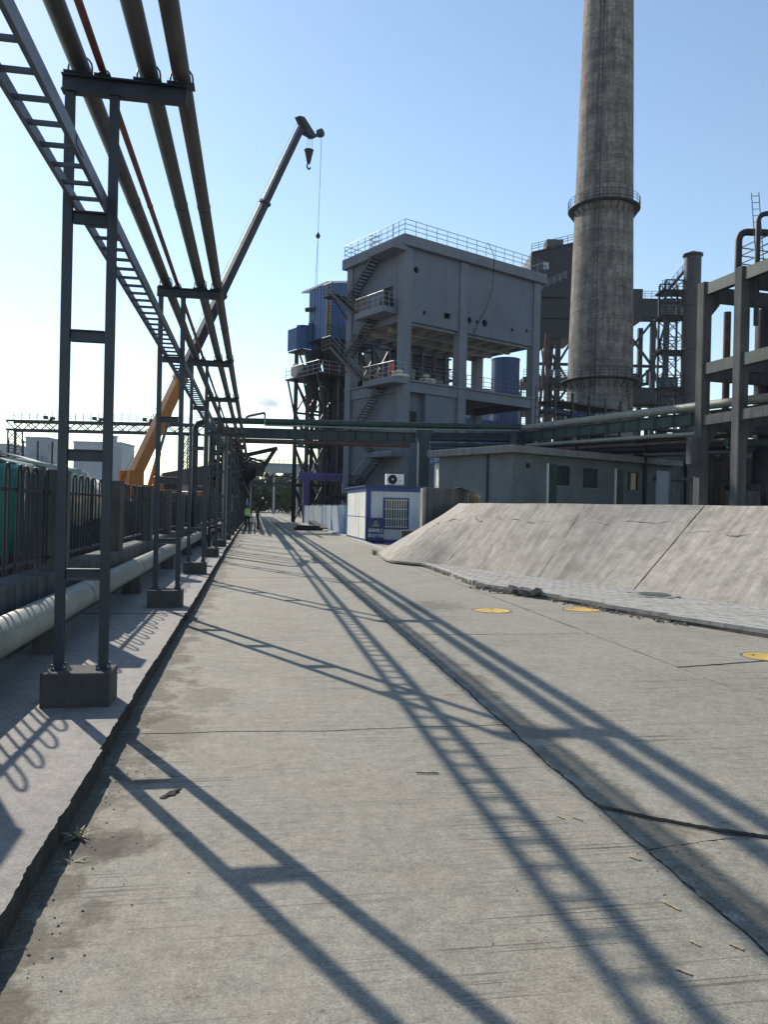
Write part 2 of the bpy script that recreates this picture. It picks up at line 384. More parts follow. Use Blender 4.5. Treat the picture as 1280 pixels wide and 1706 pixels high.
# ------------------------------------------------------------------ mesh helpers
class MB:
    def __init__(s): s.v = []; s.f = []; s.uv = None
    def add(s, vs, fs):
        n = len(s.v); s.v += [tuple(p) for p in vs]; s.f += [tuple(i + n for i in f) for f in fs]; return s
    def box(s, x0, x1, y0, y1, z0, z1):
        return s.add([(x0, y0, z0), (x1, y0, z0), (x1, y1, z0), (x0, y1, z0), (x0, y0, z1), (x1, y0, z1), (x1, y1, z1), (x0, y1, z1)],
                     [(3, 2, 1, 0), (4, 5, 6, 7), (0, 1, 5, 4), (1, 2, 6, 5), (2, 3, 7, 6), (3, 0, 4, 7)])
    def beam(s, p, q, w, h, up=(0, 0, 1)):
        p = Vector(p); q = Vector(q); d = (q - p).normalized(); up = Vector(up)
        if abs(d.dot(up)) > 0.98: up = Vector((0, 1, 0))
        a = d.cross(up).normalized() * (w / 2); b = a.cross(d).normalized() * (h / 2)
        vs = [p - a - b, p + a - b, p + a + b, p - a + b, q - a - b, q + a - b, q + a + b, q - a + b]
        return s.add(vs, [(3, 2, 1, 0), (4, 5, 6, 7), (0, 1, 5, 4), (1, 2, 6, 5), (2, 3, 7, 6), (3, 0, 4, 7)])
    def ibeam(s, p, q, w, h, t=0.012, up=(0, 0, 1)):
        """H-section: flanges of width w, depth h measured along 'up'."""
        p = Vector(p); q = Vector(q); d = (q - p).normalized(); up = Vector(up)
        if abs(d.dot(up)) > 0.98: up = Vector((0, 1, 0))
        a = d.cross(up).normalized(); b = a.cross(d).normalized()
        o = b * (h / 2 - t / 2)
        s.beam(p + o, q + o, w, t, b); s.beam(p - o, q - o, w, t, b); s.beam(p, q, t, h - 2 * t - 0.002, b)
        return s
    def tube(s, p, q, r, n=10, r2=None, cap=True): return s.path([p, q], r, n, r2, cap)
    def path(s, pts, r, n=8, r2=None, cap=True):
        pts = [Vector(p) for p in pts]; m = len(pts); rings = []
        prev = None
        for i, p in enumerate(pts):
            if i == 0: d = pts[1] - p
            elif i == m - 1: d = p - pts[i - 1]
            else: d = (pts[i + 1] - p).normalized() + (p - pts[i - 1]).normalized()
            if d.length < 1e-6: d = pts[i] - pts[i - 1]
            d.normalize()
            if prev is None:
                up = Vector((0, 0, 1)) if abs(d.z) < 0.9 else Vector((0, 1, 0))
                a = d.cross(up).normalized()
            else:
                a = (prev - d * prev.dot(d)).normalized()
            prev = a; b = a.cross(d)
            rad = r if r2 is None else r + (r2 - r) * i / (m - 1)
            rings.append([p + (a * math.cos(2 * math.pi * j / n) + b * math.sin(2 * math.pi * j / n)) * rad for j in range(n)])
        vs = [x for g in rings for x in g]; fs = []
        for i in range(m - 1):
            for j in range(n):
                k = (j + 1) % n
                fs.append((i * n + j, i * n + k, (i + 1) * n + k, (i + 1) * n + j))
        if cap:
            fs.append(tuple(range(n))); fs.append(tuple((m - 1) * n + j for j in reversed(range(n))))
        return s.add(vs, fs)
    def lathe(s, prof, cx=0, cy=0, n=32, cap=True):
        vs = []; fs = []
        for (r, z) in prof:
            vs += [(cx + r * math.cos(2 * math.pi * j / n), cy + r * math.sin(2 * math.pi * j / n), z) for j in range(n)]
        for i in range(len(prof) - 1):
            for j in range(n):
                k = (j + 1) % n
                fs.append((i * n + j, i * n + k, (i + 1) * n + k, (i + 1) * n + j))
        if cap:
            fs.append(tuple(reversed(range(n)))); fs.append(tuple((len(prof) - 1) * n + j for j in range(n)))
        return s.add(vs, fs)
    def prism(s, poly, z0, z1):
        n = len(poly)
        vs = [(x, y, z0) for x, y in poly] + [(x, y, z1) for x, y in poly]
        fs = [tuple(reversed(range(n))), tuple(range(n, 2 * n))] + [(i, (i + 1) % n, n + (i + 1) % n, n + i) for i in range(n)]
        return s.add(vs, fs)
    def corr(s, p, q, z0, z1, pitch=0.2, amp=0.03, thick=0.01, tilt=0):
        """corrugated upright sheet from p to q (plan points)."""
        p = Vector((p[0], p[1], 0)); q = Vector((q[0], q[1], 0)); d = q - p; Ln = d.length; d.normalize()
        nrm = Vector((d.y, -d.x, 0)); n = max(2, int(Ln / pitch)); pts = []
        for i in range(n):
            for fr, a in ((0.0, 0), (0.35, 0), (0.5, 1), (0.85, 1)):
                pts.append(p + d * ((i + fr) * Ln / n) + nrm * (amp * a))
        pts.append(p + d * Ln)
        m = len(pts); off = nrm * -thick
        vs = [(x.x, x.y, z0) for x in pts] + [(x.x, x.y, z1) for x in pts] + [((x + off).x, (x + off).y, z0) for x in pts] + [((x + off).x, (x + off).y, z1) for x in pts]
        fs = []
        for i in range(m - 1):
            fs += [(i, i + 1, m + i + 1, m + i), (2 * m + i + 1, 2 * m + i, 3 * m + i, 3 * m + i + 1), (m + i, m + i + 1, 3 * m + i + 1, 3 * m + i)]
        fs += [(0, m, 3 * m, 2 * m), (m - 1, 3 * m - 1, 4 * m - 1, 2 * m - 1)]
        return s.add(vs, fs)
    def grid(s, fn, nu, nv, uvfn=None):
        base = len(s.v); vs = []; fs = []
        for i in range(nu + 1):
            for j in range(nv + 1): vs.append(fn(i / nu, j / nv))
        for i in range(nu):
            for j in range(nv):
                a = i * (nv + 1) + j
                fs.append((a, a + nv + 1, a + nv + 2, a + 1))
        return s.add(vs, fs)
    def mesh(s, name, m):
        me = bpy.data.meshes.new(name)
        me.from_pydata(s.v, [], s.f)
        me.materials.append(M[m] if isinstance(m, str) else m)
        return me
    def build(s, name, m, parent=None, smooth=False, bevel=0, **kw):
        me = s.mesh(name, m)
        if smooth:
            for p in me.polygons: p.use_smooth = True
            try: me.set_sharp_from_angle(angle=R(40))
            except Exception: pass
        o = bpy.data.objects.new(name, me); col.objects.link(o)
        if parent: o.parent = parent
        if bevel:
            b = o.modifiers.new('bevel', 'BEVEL'); b.width = bevel; b.segments = 2; b.limit_method = 'ANGLE'
        tag(o, **kw)
        return o

def tag(o, label=None, cat=None, group=None, kind=None):
    if label: o['label'] = label
    if cat: o['category'] = cat
    if group: o['group'] = group
    if kind: o['kind'] = kind
    return o
def thing(name, label, cat, loc=(0, 0, 0), rotz=0, group=None):
    e = bpy.data.objects.new(name, None); col.objects.link(e)
    e.location = loc; e.rotation_euler = (0, 0, rotz); e.empty_display_size = 0.3
    return tag(e, label, cat, group)
def inst(name, me, parent, loc=(0, 0, 0), rot=(0, 0, 0), kind=None):
    o = bpy.data.objects.new(name, me); col.objects.link(o); o.parent = parent
    o.location = loc; o.rotation_euler = rot
    if kind: o['kind'] = kind
    return o
def copy_tree(o, parent=None):
    c = o.copy(); col.objects.link(c); c.parent = parent
    for ch in o.children: copy_tree(ch, c)
    return c
def rnd(a): return random.uniform(-a, a)

def railing(parent, pts, h=1.1, sp=1.2, m='rail', r=0.025, n=3, name='railing'):
    """rails along a path (parent's coordinates); each post a sub-part."""
    pts = [Vector(p) for p in pts]
    b = MB()
    for k in range(n):
        z = h * (k + 1) / n
        for p, q in zip(pts[:-1], pts[1:]):
            b.tube(p + Vector((0, 0, z)), q + Vector((0, 0, z)), r, 6)
    o = b.build(name, m, parent)
    pm = MB().tube((0, 0, 0), (0, 0, h), r, 6).mesh('post', m)
    last = None
    for p, q in zip(pts[:-1], pts[1:]):
        c = max(1, round((q - p).length / sp))
        for i in range(c + 1):
            t = p + (q - p) * (i / c)
            if last is not None and (t - last).length < 0.05: continue
            last = t; inst('post', pm, o, t)
    return o

def rough_line(p, q, jit, step, seed):
    rg = random.Random(seed); p = Vector(p); q = Vector(q); n = max(1, int((q - p).length / step)); d = (q - p).normalized()
    nr = Vector((d.y, -d.x)); out = []; w = 0; lo = 0
    for i in range(n):
        lo = lo * 0.85 + rg.uniform(-1, 1) * jit * 0.5
        w = lo + rg.uniform(-1, 1) * jit * 0.7
        f = 0 if i == 0 else 1
        out.append(tuple(p + (q - p) * (i / n) + nr * w * f))
    return out

# ================================================================== SETTING
gm = MB().grid(lambda a, b: (-2500 + 5000 * a, -2500 + 5000 * b, -0.16), 10, 10)
gm.build('ground', 'ground', kind='structure')

def kx(y):                       # left kerb line
    return -0.87 - 0.11 * min(1.0, max(0.0, (y - 3) / 22.0))

road = MB().grid(lambda a, b: (-1.3 + 18.3 * a, -8 + 330 * b, -0.014), 2, 12).build('road', 'soil', kind='structure')
tag(road, 'pale worn concrete road of cast slabs')

def slab(poly, parent, m, z0, z1, name='slab', jit=0.006, step=0.09, seed=0, bevel=0.006):
    out = []
    n = len(poly)
    for i in range(n):
        p = poly[i]; q = poly[(i + 1) % n]
        j = jit if not isinstance(jit, (list, tuple)) else jit[i]
        st = step if math.dist(p, q) < 14 else 0.5
        if p[1] > 30 and q[1] > 30: st = 3.0; j = 0.0
        out += rough_line(p, q, j, st, seed * 17 + i)
    o = MB().prism(out, z0, z1).build(name, m, parent)
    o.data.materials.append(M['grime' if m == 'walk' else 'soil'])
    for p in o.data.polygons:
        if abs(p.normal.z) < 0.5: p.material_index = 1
    return o

G = 0.007
def wx(y):                      # wander of the long crack
    return 0.007 * math.sin(1.1 * y) + 0.006 * math.sin(4.7 * y + 1) + 0.005 * math.sin(11.3 * y + 2) + 0.004 * math.sin(23.9 * y)
def wy(x, i):                   # wander of a cross joint
    a_ = 0.6 + 0.9 * ((i * 37) % 10) / 10
    return a_ * (0.020 * math.sin(2.1 * x + i * 1.7) + 0.012 * math.sin(5.3 * x + i) + 0.006 * math.sin(12.7 * x + 2 * i))
def fs_(a_, b_, n_): return [a_ + (b_ - a_) * k_ / n_ for k_ in range(n_ + 1)]
# near lane (between the kerb and the long crack)
yb = [-6.0, -0.4, 5.58, 11.7, 17.7, 23.8, 29.9, 36, 42, 48, 56, 66, 80, 100, 130, 170, 240, 310]
for i in range(len(yb) - 1):
    y0, y1 = yb[i] + G * 0.7, yb[i + 1] - G * 0.7
    dz = rnd(0.002)
    if i < 5:
        lo_ = [(x, y0 + wy(x, i)) for x in fs_(kx(y0) - 0.06, 1.87, 40)]
        rt_ = [(1.881 + wx(y), y) for y in fs_(y0 + 0.03, y1 - 0.03, 90)]
        hi_ = [(x, y1 + wy(x, i + 1)) for x in fs_(1.87, kx(y1) - 0.06, 40)]
        slab(lo_ + rt_ + hi_, road, 'road', -0.0125, dz, seed=i + 1, jit=0.003, step=0.03)
    else:
        slab([(kx(y0) - 0.06, y0), (1.888, y0), (1.888, y1), (kx(y1) - 0.06, y1)], road, 'road', -0.0125, dz, seed=i + 1, jit=[0.005, 0.006, 0.005, 0.0], step=0.045)
# middle lane: broken slab near the viewer
tri = [(1.90, 3.955), (1.902, 3.46), (2.10, 3.50), (2.28, 3.525), (2.40, 3.53), (2.52, 3.505), (2.33, 3.60), (2.12, 3.755)]
ed_ = lambda y0_, y1_, o_: [(1.894 + o_ + wx(y), y) for y in fs_(y0_, y1_, 70)]
slab([(4.43, -5.9), (4.43, 3.065), (3.9, 3.20), (3.3, 3.295), (2.9, 3.40), (2.57, 3.475), (2.41, 3.505), (2.28, 3.50), (2.10, 3.475)] + ed_(3.43, -5.9, 0.004), road, 'road', -0.0125, -0.004, seed=61, jit=0.007, step=0.02)
slab(tri, road, 'road', -0.0125, -0.010, seed=62, jit=0.006, step=0.02)
slab([(2.145, 3.79), (2.36, 3.635), (2.56, 3.53), (2.9, 3.43), (3.3, 3.325), (3.9, 3.225), (4.43, 3.085), (4.43, 9.7)] + ed_(9.7, 4.0, 0.003), road, 'road', -0.0125, 0.003, seed=63, jit=0.007, step=0.02)
ym = [9.72, 15.0, 21.0, 27, 33, 39, 45, 52, 60, 72, 90, 120, 170, 240, 310]
for i in range(len(ym) - 1):
    y0, y1 = ym[i] + G, ym[i + 1] - G
    slab([(4.43, y0), (4.43, y1)] + (ed_(y1, y0, 0.002) if y1 < 30 else [(1.897, y1), (1.897, y0)]), road, 'road', -0.0125, rnd(0.002), seed=80 + i, jit=0.005, step=0.04)
# outer lane, widening towards the junction
slab([(4.455, -5.9), (17, -5.9), (17, 6.9), (6.0, 7.9), (5.45, 7.76), (4.455, 7.55)], road, 'road', -0.0125, -0.003, seed=120, jit=[0, 0, 0, 0.008, 0.012, 0.008])
slab([(4.455, 7.58), (5.45, 7.79), (6.0, 7.93), (17, 6.94), (17, 12), (6.6, 13.9), (4.455, 14.6)], road, 'road', -0.0125, 0.002, seed=121, jit=[0.01, 0.01, 0.01, 0, 0, 0.006, 0.008])
yo = [14.62, 22, 30, 38, 46, 56, 70, 90, 120, 170, 240, 310]
for i in range(len(yo) - 1):
    y0, y1 = yo[i] + G, yo[i + 1] - G
    slab([(4.455, y0), (6.6, y0), (6.6, y1), (4.455, y1)], road, 'road', -0.0125, rnd(0.002), seed=140 + i)

# pavement on the left, its edge broken and uneven
walk = MB().grid(lambda a, b: (-2.8 + 1.80 * a, -6 + 130 * b, 0.06), 2, 8).build('pavement', 'conc_base', kind='structure')
tag(walk, 'raised concrete pavement along the pipe supports')
ws = [-4, -1.2, 1.7, 4.85, 7.7, 10.9, 14.2, 17.6, 21.2, 25, 29, 34, 40, 47, 56, 68, 84, 104, 124]
for i in range(len(ws) - 1):
    y0, y1 = ws[i] + 0.004, ws[i + 1] - 0.004
    e = rnd(0.018)
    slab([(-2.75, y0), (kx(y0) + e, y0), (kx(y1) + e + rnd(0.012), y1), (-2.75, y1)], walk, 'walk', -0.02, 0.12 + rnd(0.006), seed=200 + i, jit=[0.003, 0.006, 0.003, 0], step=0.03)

yard = MB().grid(lambda a, b: (-80 + 77.3 * a, -6 + 260 * b, 0.04 + 0.0 * a), 4, 8).build('yard', 'ground', kind='structure')

# weeds and dirt in the gutter
def tuft(name, label, loc, n, hgt, spread, m, cat='weed', seed=1, group=None):
    rg = random.Random(seed); b = MB()
    for i in range(n):
        a = rg.uniform(0, 6.283); l = hgt * rg.uniform(0.5, 1.1); s_ = spread * rg.uniform(0.1, 1)
        d = Vector((math.cos(a), math.sin(a), 0)); sd_ = Vector((-d.y, d.x, 0)) * (0.004 + 0.004 * rg.random())
        p0 = d * rg.uniform(0, spread * 0.25); p1 = p0 + d * s_ * 0.45 + Vector((0, 0, l * 0.7)); p2 = p0 + d * s_ + Vector((0, 0, l * rg.uniform(0.6, 1)))
        b.add([p0 - sd_, p0 + sd_, p1 + sd_ * 0.7, p1 - sd_ * 0.7, p2], [(0, 1, 2, 3), (3, 2, 4)])
    o = b.build(name, m, None); o.location = loc
    return tag(o, label, cat, group)
tuft('weed', 'dry pale weed tuft growing in the gutter crack', (-0.80, 3.88, 0.0), 30, 0.045, 0.10, 'weed', seed=3)
tuft('weed', 'single dry stalks lying at the broken kerb edge', (-0.78, 3.62, 0.0), 5, 0.03, 0.08, 'weed', seed=5)
tw = MB().path([(1.0, 4.60, 0.006), (1.05, 4.585, 0.007), (1.10, 4.59, 0.005), (1.135, 4.58, 0.005)], 0.004, 5)
tw.build('twig', 'bark', label='small dark twig lying on the sunlit road slab', cat='twig')
gb = MB()
rg = random.Random(11)
for i in range(900):
    w = rg.random()
    if w < 0.45: x, y, s_ = kx(4) + 0.02 + abs(rg.gauss(0, 0.12)), rg.uniform(2.6, 12), rg.uniform(0.002, 0.006)
    elif w < 0.8: x, y, s_ = 1.93 + rg.gauss(0, 0.06), rg.uniform(2.4, 12), rg.uniform(0.002, 0.006)
    else: x, y, s_ = rg.uniform(-0.7, 5), rg.uniform(2.5, 14), rg.uniform(0.002, 0.005)
    gb.add([(x - s_, y - s_, 0.0), (x + s_, y - s_ * 0.7, 0.0), (x + s_ * 0.8, y + s_, 0), (x - s_, y + s_ * 0.8, 0), (x, y, s_ * 0.9)], [(0, 1, 4), (1, 2, 4), (2, 3, 4), (3, 0, 4)])
gb.build('grit', 'rubble', label='loose grit and stone chips scattered over the road', cat='grit', kind='stuff')
# raised patch in place of a spalled hole, the hole's darkness in its colour
def patch(name, loc, rx, ry, rot, m, label, seed):
    rg = random.Random(seed); pts = []
    for i in range(22):
        a = 2 * math.pi * i / 22; k = rg.uniform(0.5, 1.2)
        x, y = rx * k * math.cos(a), ry * k * math.sin(a)
        pts.append((x * math.cos(rot) - y * math.sin(rot), x * math.sin(rot) + y * math.cos(rot)))
    b = MB(); n = len(pts)
    vs = [(x, y, 0) for x, y in pts] + [(x * 0.6, y * 0.6, 0.002 + rg.uniform(0, 0.006)) for x, y in pts] + [(0, 0, 0.004)]
    b.add(vs, [(i, (i + 1) % n, n + (i + 1) % n, n + i) for i in range(n)] + [(n + i, n + (i + 1) % n, 2 * n) for i in range(n)])
    o = b.build(name, m, None); o.location = loc
    return tag(o, label, 'patch')
patch('hole_patch', (-0.42, 4.42, 0.003), 0.04, 0.085, -0.6, 'grime', 'small dark patch in place of a spalled hole in the road slab', 4)
# faded survey marks
for i, (x, y, l, a) in enumerate([(1.62, 3.86, 0.07, 1.9), (1.70, 3.83, 0.09, 2.1), (1.78, 3.36, 0.08, 2.0), (1.72, 2.93, 0.12, 1.9), (1.80, 2.62, 0.08, 2.0), (1.66, 2.66, 0.06, 1.8), (1.52, 2.50, 0.08, 2.2), (1.45, 4.45, 0.04, 0.4)]):
    d = Vector((math.cos(a), math.sin(a))) * l * 0.35; s_ = Vector((-d.y, d.x)).normalized() * 0.009
    pts = [(-d.x - s_.x, -d.y - s_.y), (-d.x + s_.x * 0.4, -d.y + s_.y * 0.4), (d.x + s_.x, d.y + s_.y), (d.x - s_.x * 0.6, d.y - s_.y * 0.6)]
    rg_ = random.Random(i); q_ = []
    for j in range(4): q_ += rough_line(pts[j], pts[(j + 1) % 4], 0.0025, 0.008, i * 9 + j)
    o = MB().prism(q_, 0, 0.0003).build('paint_mark', 'mark_yellow', None); o.location = (x, y, 0.0032)
    tag(o, 'short faded yellow paint stroke beside the long road crack', 'paint mark', 'survey strokes on the road')

# ------------------------------------------------------------------ embankment and paved strip on the right
toe = [(4.30, 26.8), (4.05, 24.5), (4.02, 22.6), (4.62, 21.5), (5.18, 20.75), (5.78, 19.1), (6.43, 17.2), (7.0, 15.85), (7.54, 14.5), (7.98, 12.9), (8.45, 11.5), (9.2, 9.9), (10.4, 8.0), (12.0, 6.2), (14.5, 4.6)]
top = [(7.35, 27.3), (6.75, 25.3), (6.35, 23.4), (6.45, 22.2), (6.75, 20.9), (7.15, 19.6), (7.9, 18.0), (8.8, 16.7), (9.67, 15.5), (10.15, 14.1), (10.6, 12.9), (11.3, 11.6), (12.3, 10.0), (13.6, 8.6), (15.6, 7.2)]
def lerp(pl, s):
    s = max(0, min(len(pl) - 1.0001, s)); i = int(s); f = s - i
    def cr_(a, b, c, d): return 0.5 * (2 * b + (c - a) * f + (2 * a - 5 * b + 4 * c - d) * f * f + (3 * b - a - 3 * c + d) * f ** 3)
    P = [pl[max(0, min(len(pl) - 1, i + k))] for k in (-1, 0, 1, 2)]
    return cr_(P[0][0], P[1][0], P[2][0], P[3][0]), cr_(P[0][1], P[1][1], P[2][1], P[3][1])
def emb(s, t):
    a = lerp(toe, s); b = lerp(top, s)
    z = 0.10 + 1.74 * t
    return Vector((a[0] + (b[0] - a[0]) * t, a[1] + (b[1] - a[1]) * t, z))
bank = MB().grid(lambda a, b: tuple(emb(a * 14, b) - Vector((0, 0, 0.07))), 60, 6).build('embankment', 'soil', kind='structure')
tag(bank, 'sloping bank faced with pale cast concrete')
def bank_piece(s0, s1, t0=0.0, t1=1.0, seed=0, jit=0.012):
    rg = random.Random(seed); nu = max(4, int((s1 - s0) * 8)); nv = 10
    j0 = [rg.uniform(-jit, jit) for _ in range(nu + 1)]; j1 = [rg.uniform(-jit, jit) for _ in range(nu + 1)]
    e0 = [rg.uniform(-jit, jit) * 0.5 for _ in range(nv + 1)]; e1 = [rg.uniform(-jit, jit) * 0.5 for _ in range(nv + 1)]
    tf0 = t0 if callable(t0) else (lambda s: t0); tf1 = t1 if callable(t1) else (lambda s: t1)
    vs = []; uv = []
    for i in range(nu + 1):
        for j in range(nv + 1):
            s = s0 + (s1 - s0) * i / nu + (e0[j] * (i == 0) + e1[j] * (i == nu))
            ta = tf0(s) + (j0[i] if callable(t0) else 0); tb = tf1(s) + (j1[i] if callable(t1) else 0)
            t = ta + (tb - ta) * j / nv
            vs.append(emb(s, t) + Vector((0, 0, 0.006 * math.sin(s * 3.1) * math.sin(t * 5)))); uv.append((s * 1.6, t * 2.6))
    fs = []
    for i in range(nu):
        for j in range(nv):
            a = i * (nv + 1) + j; fs.append((a, a + nv + 1, a + nv + 2, a + 1))
    n = len(vs); vs2 = vs + [p - Vector((0, 0, 0.06)) for p in vs]
    ring = [i * (nv + 1) for i in range(nu + 1)] + [nu * (nv + 1) + j for j in range(1, nv + 1)] + [i * (nv + 1) + nv for i in range(nu - 1, -1, -1)] + [j for j in range(nv - 1, 0, -1)]
    fs += [(ring[(k + 1) % len(ring)], ring[k], ring[k] + n, ring[(k + 1) % len(ring)] + n) for k in range(len(ring))]
    b = MB().add(vs2, fs); o = b.build('slab', 'slope', bank)
    l = o.data.uv_layers.new(name='UVMap'); uvs = uv + uv
    for lp in o.data.loops: l.data[lp.index].uv = uvs[lp.vertex_index]
    for p in o.data.polygons: p.use_smooth = True
    try: o.data.set_sharp_from_angle(angle=R(35))
    except Exception: pass
    return o
g_ = 0.011
c1 = lambda s: 0.70 + 0.06 * math.sin(s * 2.3) + 0.03 * math.sin(s * 7.7)
c2 = lambda s: 0.74 + 0.03 * math.sin(s * 1.9) + 0.02 * math.sin(s * 9.1)
bank_piece(0.0, 2.0 - g_, seed=1)
bank_piece(2.0 + g_, 4.0 - g_ * 0.5, 0.0, lambda s: c1(s) - 0.003, seed=2); bank_piece(2.0 + g_, 4.0 - g_ * 0.5, lambda s: c1(s) + 0.004, 1.0, seed=2)
for s0_, s1_, q_ in ((4.0, 6.1, 0.5), (6.1, 8.0, 0.5)):
    bank_piece(s0_ + g_ * 0.5, s1_ - g_ * (1.3 if s1_ == 8 else 0.3), 0.0, lambda s: c2(s) - 0.003, seed=3); bank_piece(s0_ + g_ * 0.5, s1_ - g_ * (1.3 if s1_ == 8 else 0.3), lambda s: c2(s) + 0.004, 1.0, seed=3)
bank_piece(8.0 + g_ * 1.3, 11.5 - g_, 0.0, lambda s: c2(s) - 0.06, seed=4); bank_piece(8.0 + g_ * 1.3, 11.5 - g_, lambda s: c2(s) - 0.054, 1.0, seed=4)
bank_piece(11.5 + g_, 14, seed=5)
terr = top + [(60, 8), (90, 60), (60, 140), (9.8, 140), (9.6, 46), (9.4, 30)]
MB().prism([(x, y) for x, y in terr], -0.1, 1.80).build('terrace', 'ground', kind='structure')

kerb_pts = [(4.72, 22.0), (4.70, 18.5), (4.68, 15.6), (5.34, 13.8), (5.83, 12.0), (6.33, 10.42), (6.78, 9.2), (7.4, 7.9), (8.4, 6.4), (9.8, 5.0), (12.0, 3.6)]
def klerp(s): return lerp(kerb_pts, s)
strip_toe = lambda s: lerp(toe, s)
outline = [klerp(i * 0.25) for i in range(0, 41)] + [lerp(toe, 14 - i * 0.25) for i in range(0, 45)]
strip = MB().prism(outline, -0.05, 0.055).build('paved_strip', 'soil', kind='structure')
tag(strip, 'strip of grey paving blocks below the bank')
# point-in-strip test with plan polygons
def inside(x, y, poly):
    c = False; j = len(poly) - 1
    for i in range(len(poly)):
        xi, yi = poly[i]; xj, yj = poly[j]
        if (yi > y) != (yj > y) and x < (xj - xi) * (y - yi) / (yj - yi) + xi: c = not c
        j = i
    return c
ang = R(-68)
ca, sa = math.cos(ang), math.sin(ang)
pv = []
PL, PW = 0.25, 0.125
for i in range(-110, 110):
    for j in range(-90, 90):
        lx = (i + 0.5 * (j % 2)) * PL; ly = j * PW
        x = 7.0 + lx * ca - ly * sa; y = 12.5 + lx * sa + ly * ca
        if math.dist((x, y), (7.34, 13.36)) < 0.46: continue
        if not inside(x, y, outline): continue
        pv.append((x, y))
rg = random.Random(21)
pv.sort(key=lambda p: math.hypot(*p) + (100 if not (-12 < math.degrees(math.atan2(p[0], p[1])) - 9.46 < 27) else 0))
pm = MB().box(-PL / 2 + 0.003, PL / 2 - 0.003, -PW / 2 + 0.0035, PW / 2 - 0.0035, -0.06, 0.0).mesh('paving_block', 'paver')
far_pv = MB()
for n_, (x, y) in enumerate(pv):
    z = 0.112 + rg.uniform(-0.003, 0.003)
    if n_ < 300:
        inst('paving_block', pm, strip, (x, y, z), (rg.uniform(-0.012, 0.012), rg.uniform(-0.008, 0.008), ang + rg.uniform(-0.015, 0.015)))
    else:
        cs = [(-PL / 2 + 0.003, -PW / 2 + 0.0035), (PL / 2 - 0.006, -PW / 2 + 0.006), (PL / 2 - 0.006, PW / 2 - 0.006), (-PL / 2 + 0.006, PW / 2 - 0.006)]
        q = [(x + a * ca - b * sa, y + a * sa + b * ca) for a, b in cs]
        far_pv.prism(q, 0.06, z)
if far_pv.v: far_pv.build('paving_blocks', 'paver', strip, kind='stuff')
# kerb stones: whole at both ends, missing in between
def kerb_run(s0, s1, L_, seed):
    rg = random.Random(seed); pts = [Vector(klerp(s0 + (s1 - s0) * i / 200)) for i in range(201)]
    acc = 0; st = 0; i0 = 0
    for i in range(1, 201):
        acc += (pts[i] - pts[i - 1]).length
        if acc >= L_:
            p, q = pts[i0], pts[i]; d = (q - p).normalized(); nrm = Vector((d.y, -d.x))
            if (nrm.x > 0): nrm = -nrm
            a = p + d * 0.012; b = q - d * 0.012; w = 0.11
            o_ = nrm * rg.uniform(-0.012, 0.012)
            poly = [a + o_, b + o_, b + o_ - nrm * w, a + o_ - nrm * w]
            MB().prism([tuple(v) for v in poly], -0.02, 0.118 + rg.uniform(-0.008, 0.006)).build('kerb_stone', 'kerb', strip, bevel=0.012)
            acc = 0; i0 = i
kerb_run(0.0, 1.95, 0.72, 31)
kerb_run(5.0, 9.5, 0.78, 32)
# rubble in the broken stretch
rb = MB(); rg = random.Random(41)
for i in range(260):
    s = rg.uniform(1.95, 5.05); p = klerp(s); s_ = rg.uniform(0.01, 0.035); x = p[0] + rg.gauss(-0.05, 0.08); y = p[1] + rg.gauss(-0.02, 0.07)
    pts = [(x + s_ * math.cos(a + rg.uniform(-.3, .3)), y + s_ * math.sin(a + rg.uniform(-.3, .3))) for a in (0.3, 1.6, 2.9, 4.3, 5.4)]
    n = len(rb.v); rb.add([(a, b, 0.0) for a, b in pts] + [(x + (a - x) * 0.6, y + (b - y) * 0.6, s_ * 1.1) for a, b in pts], [(k, (k + 1) % 5, 5 + (k + 1) % 5, 5 + k) for k in range(5)] + [(5, 6, 7, 8, 9)])
rb.build('rubble', 'rubble', label='dark crumbled rubble where the kerb stones are missing', cat='rubble', kind='stuff')
for i, (x, y, rz, rx, lab) in enumerate([(4.98, 14.35, 0.5, 0.5, 'broken paving block tipped on edge beside the rubble'), (5.12, 14.08, -0.4, 0.25, 'broken paving block lying flat between two tipped ones'), (5.24, 13.86, 0.9, -0.55, 'broken paving block leaning over the open kerb gap')]):
    o = MB().prism([(-0.14, -0.09), (0.12, -0.10), (0.15, 0.02), (0.05, 0.10), (-0.13, 0.07)], -0.05, 0.05).build('paving_fragment', 'rubble', None, bevel=0.01)
    o.location = (x, y, 0.10); o.rotation_euler = (rx, 0.2, rz); tag(o, lab, 'paving block')
# manhole covers
def manhole(x, y, r, label):
    t = thing('manhole_cover', label, 'manhole cover', (x, y, 0.0), rnd(1), 'yellow manhole covers in the road')
    MB().lathe([(r, 0.0), (r, 0.005), (r - 0.012, 0.008), (r - 0.02, 0.005), (0.01, 0.005)], n=40).build('lid', 'yellow', t, smooth=True)
    b = MB()
    for k in range(36):
        a0 = 2 * math.pi * k / 36; a1 = 2 * math.pi * (k + 1) / 36
        b.add([((r + 0.006) * math.cos(a0), (r + 0.006) * math.sin(a0), 0.002), ((r + 0.006) * math.cos(a1), (r + 0.006) * math.sin(a1), 0.002), ((r + 0.035) * math.cos(a1), (r + 0.035) * math.sin(a1), 0.006), ((r + 0.035) * math.cos(a0), (r + 0.035) * math.sin(a0), 0.006)], [(0, 1, 2, 3)])
    b.build('rim', 'rubble', t)
    for k in (-1, 1):
        MB().box(-0.03, 0.03, k * r * 0.6 - 0.012, k * r * 0.6 + 0.012, 0.0052, 0.0075).build('keyhole', 'black', t)
manhole(3.82, 12.07, 0.29, 'round yellow manhole cover on the open middle lane')
manhole(5.42, 12.2, 0.29, 'round yellow manhole cover beside the broken kerb')
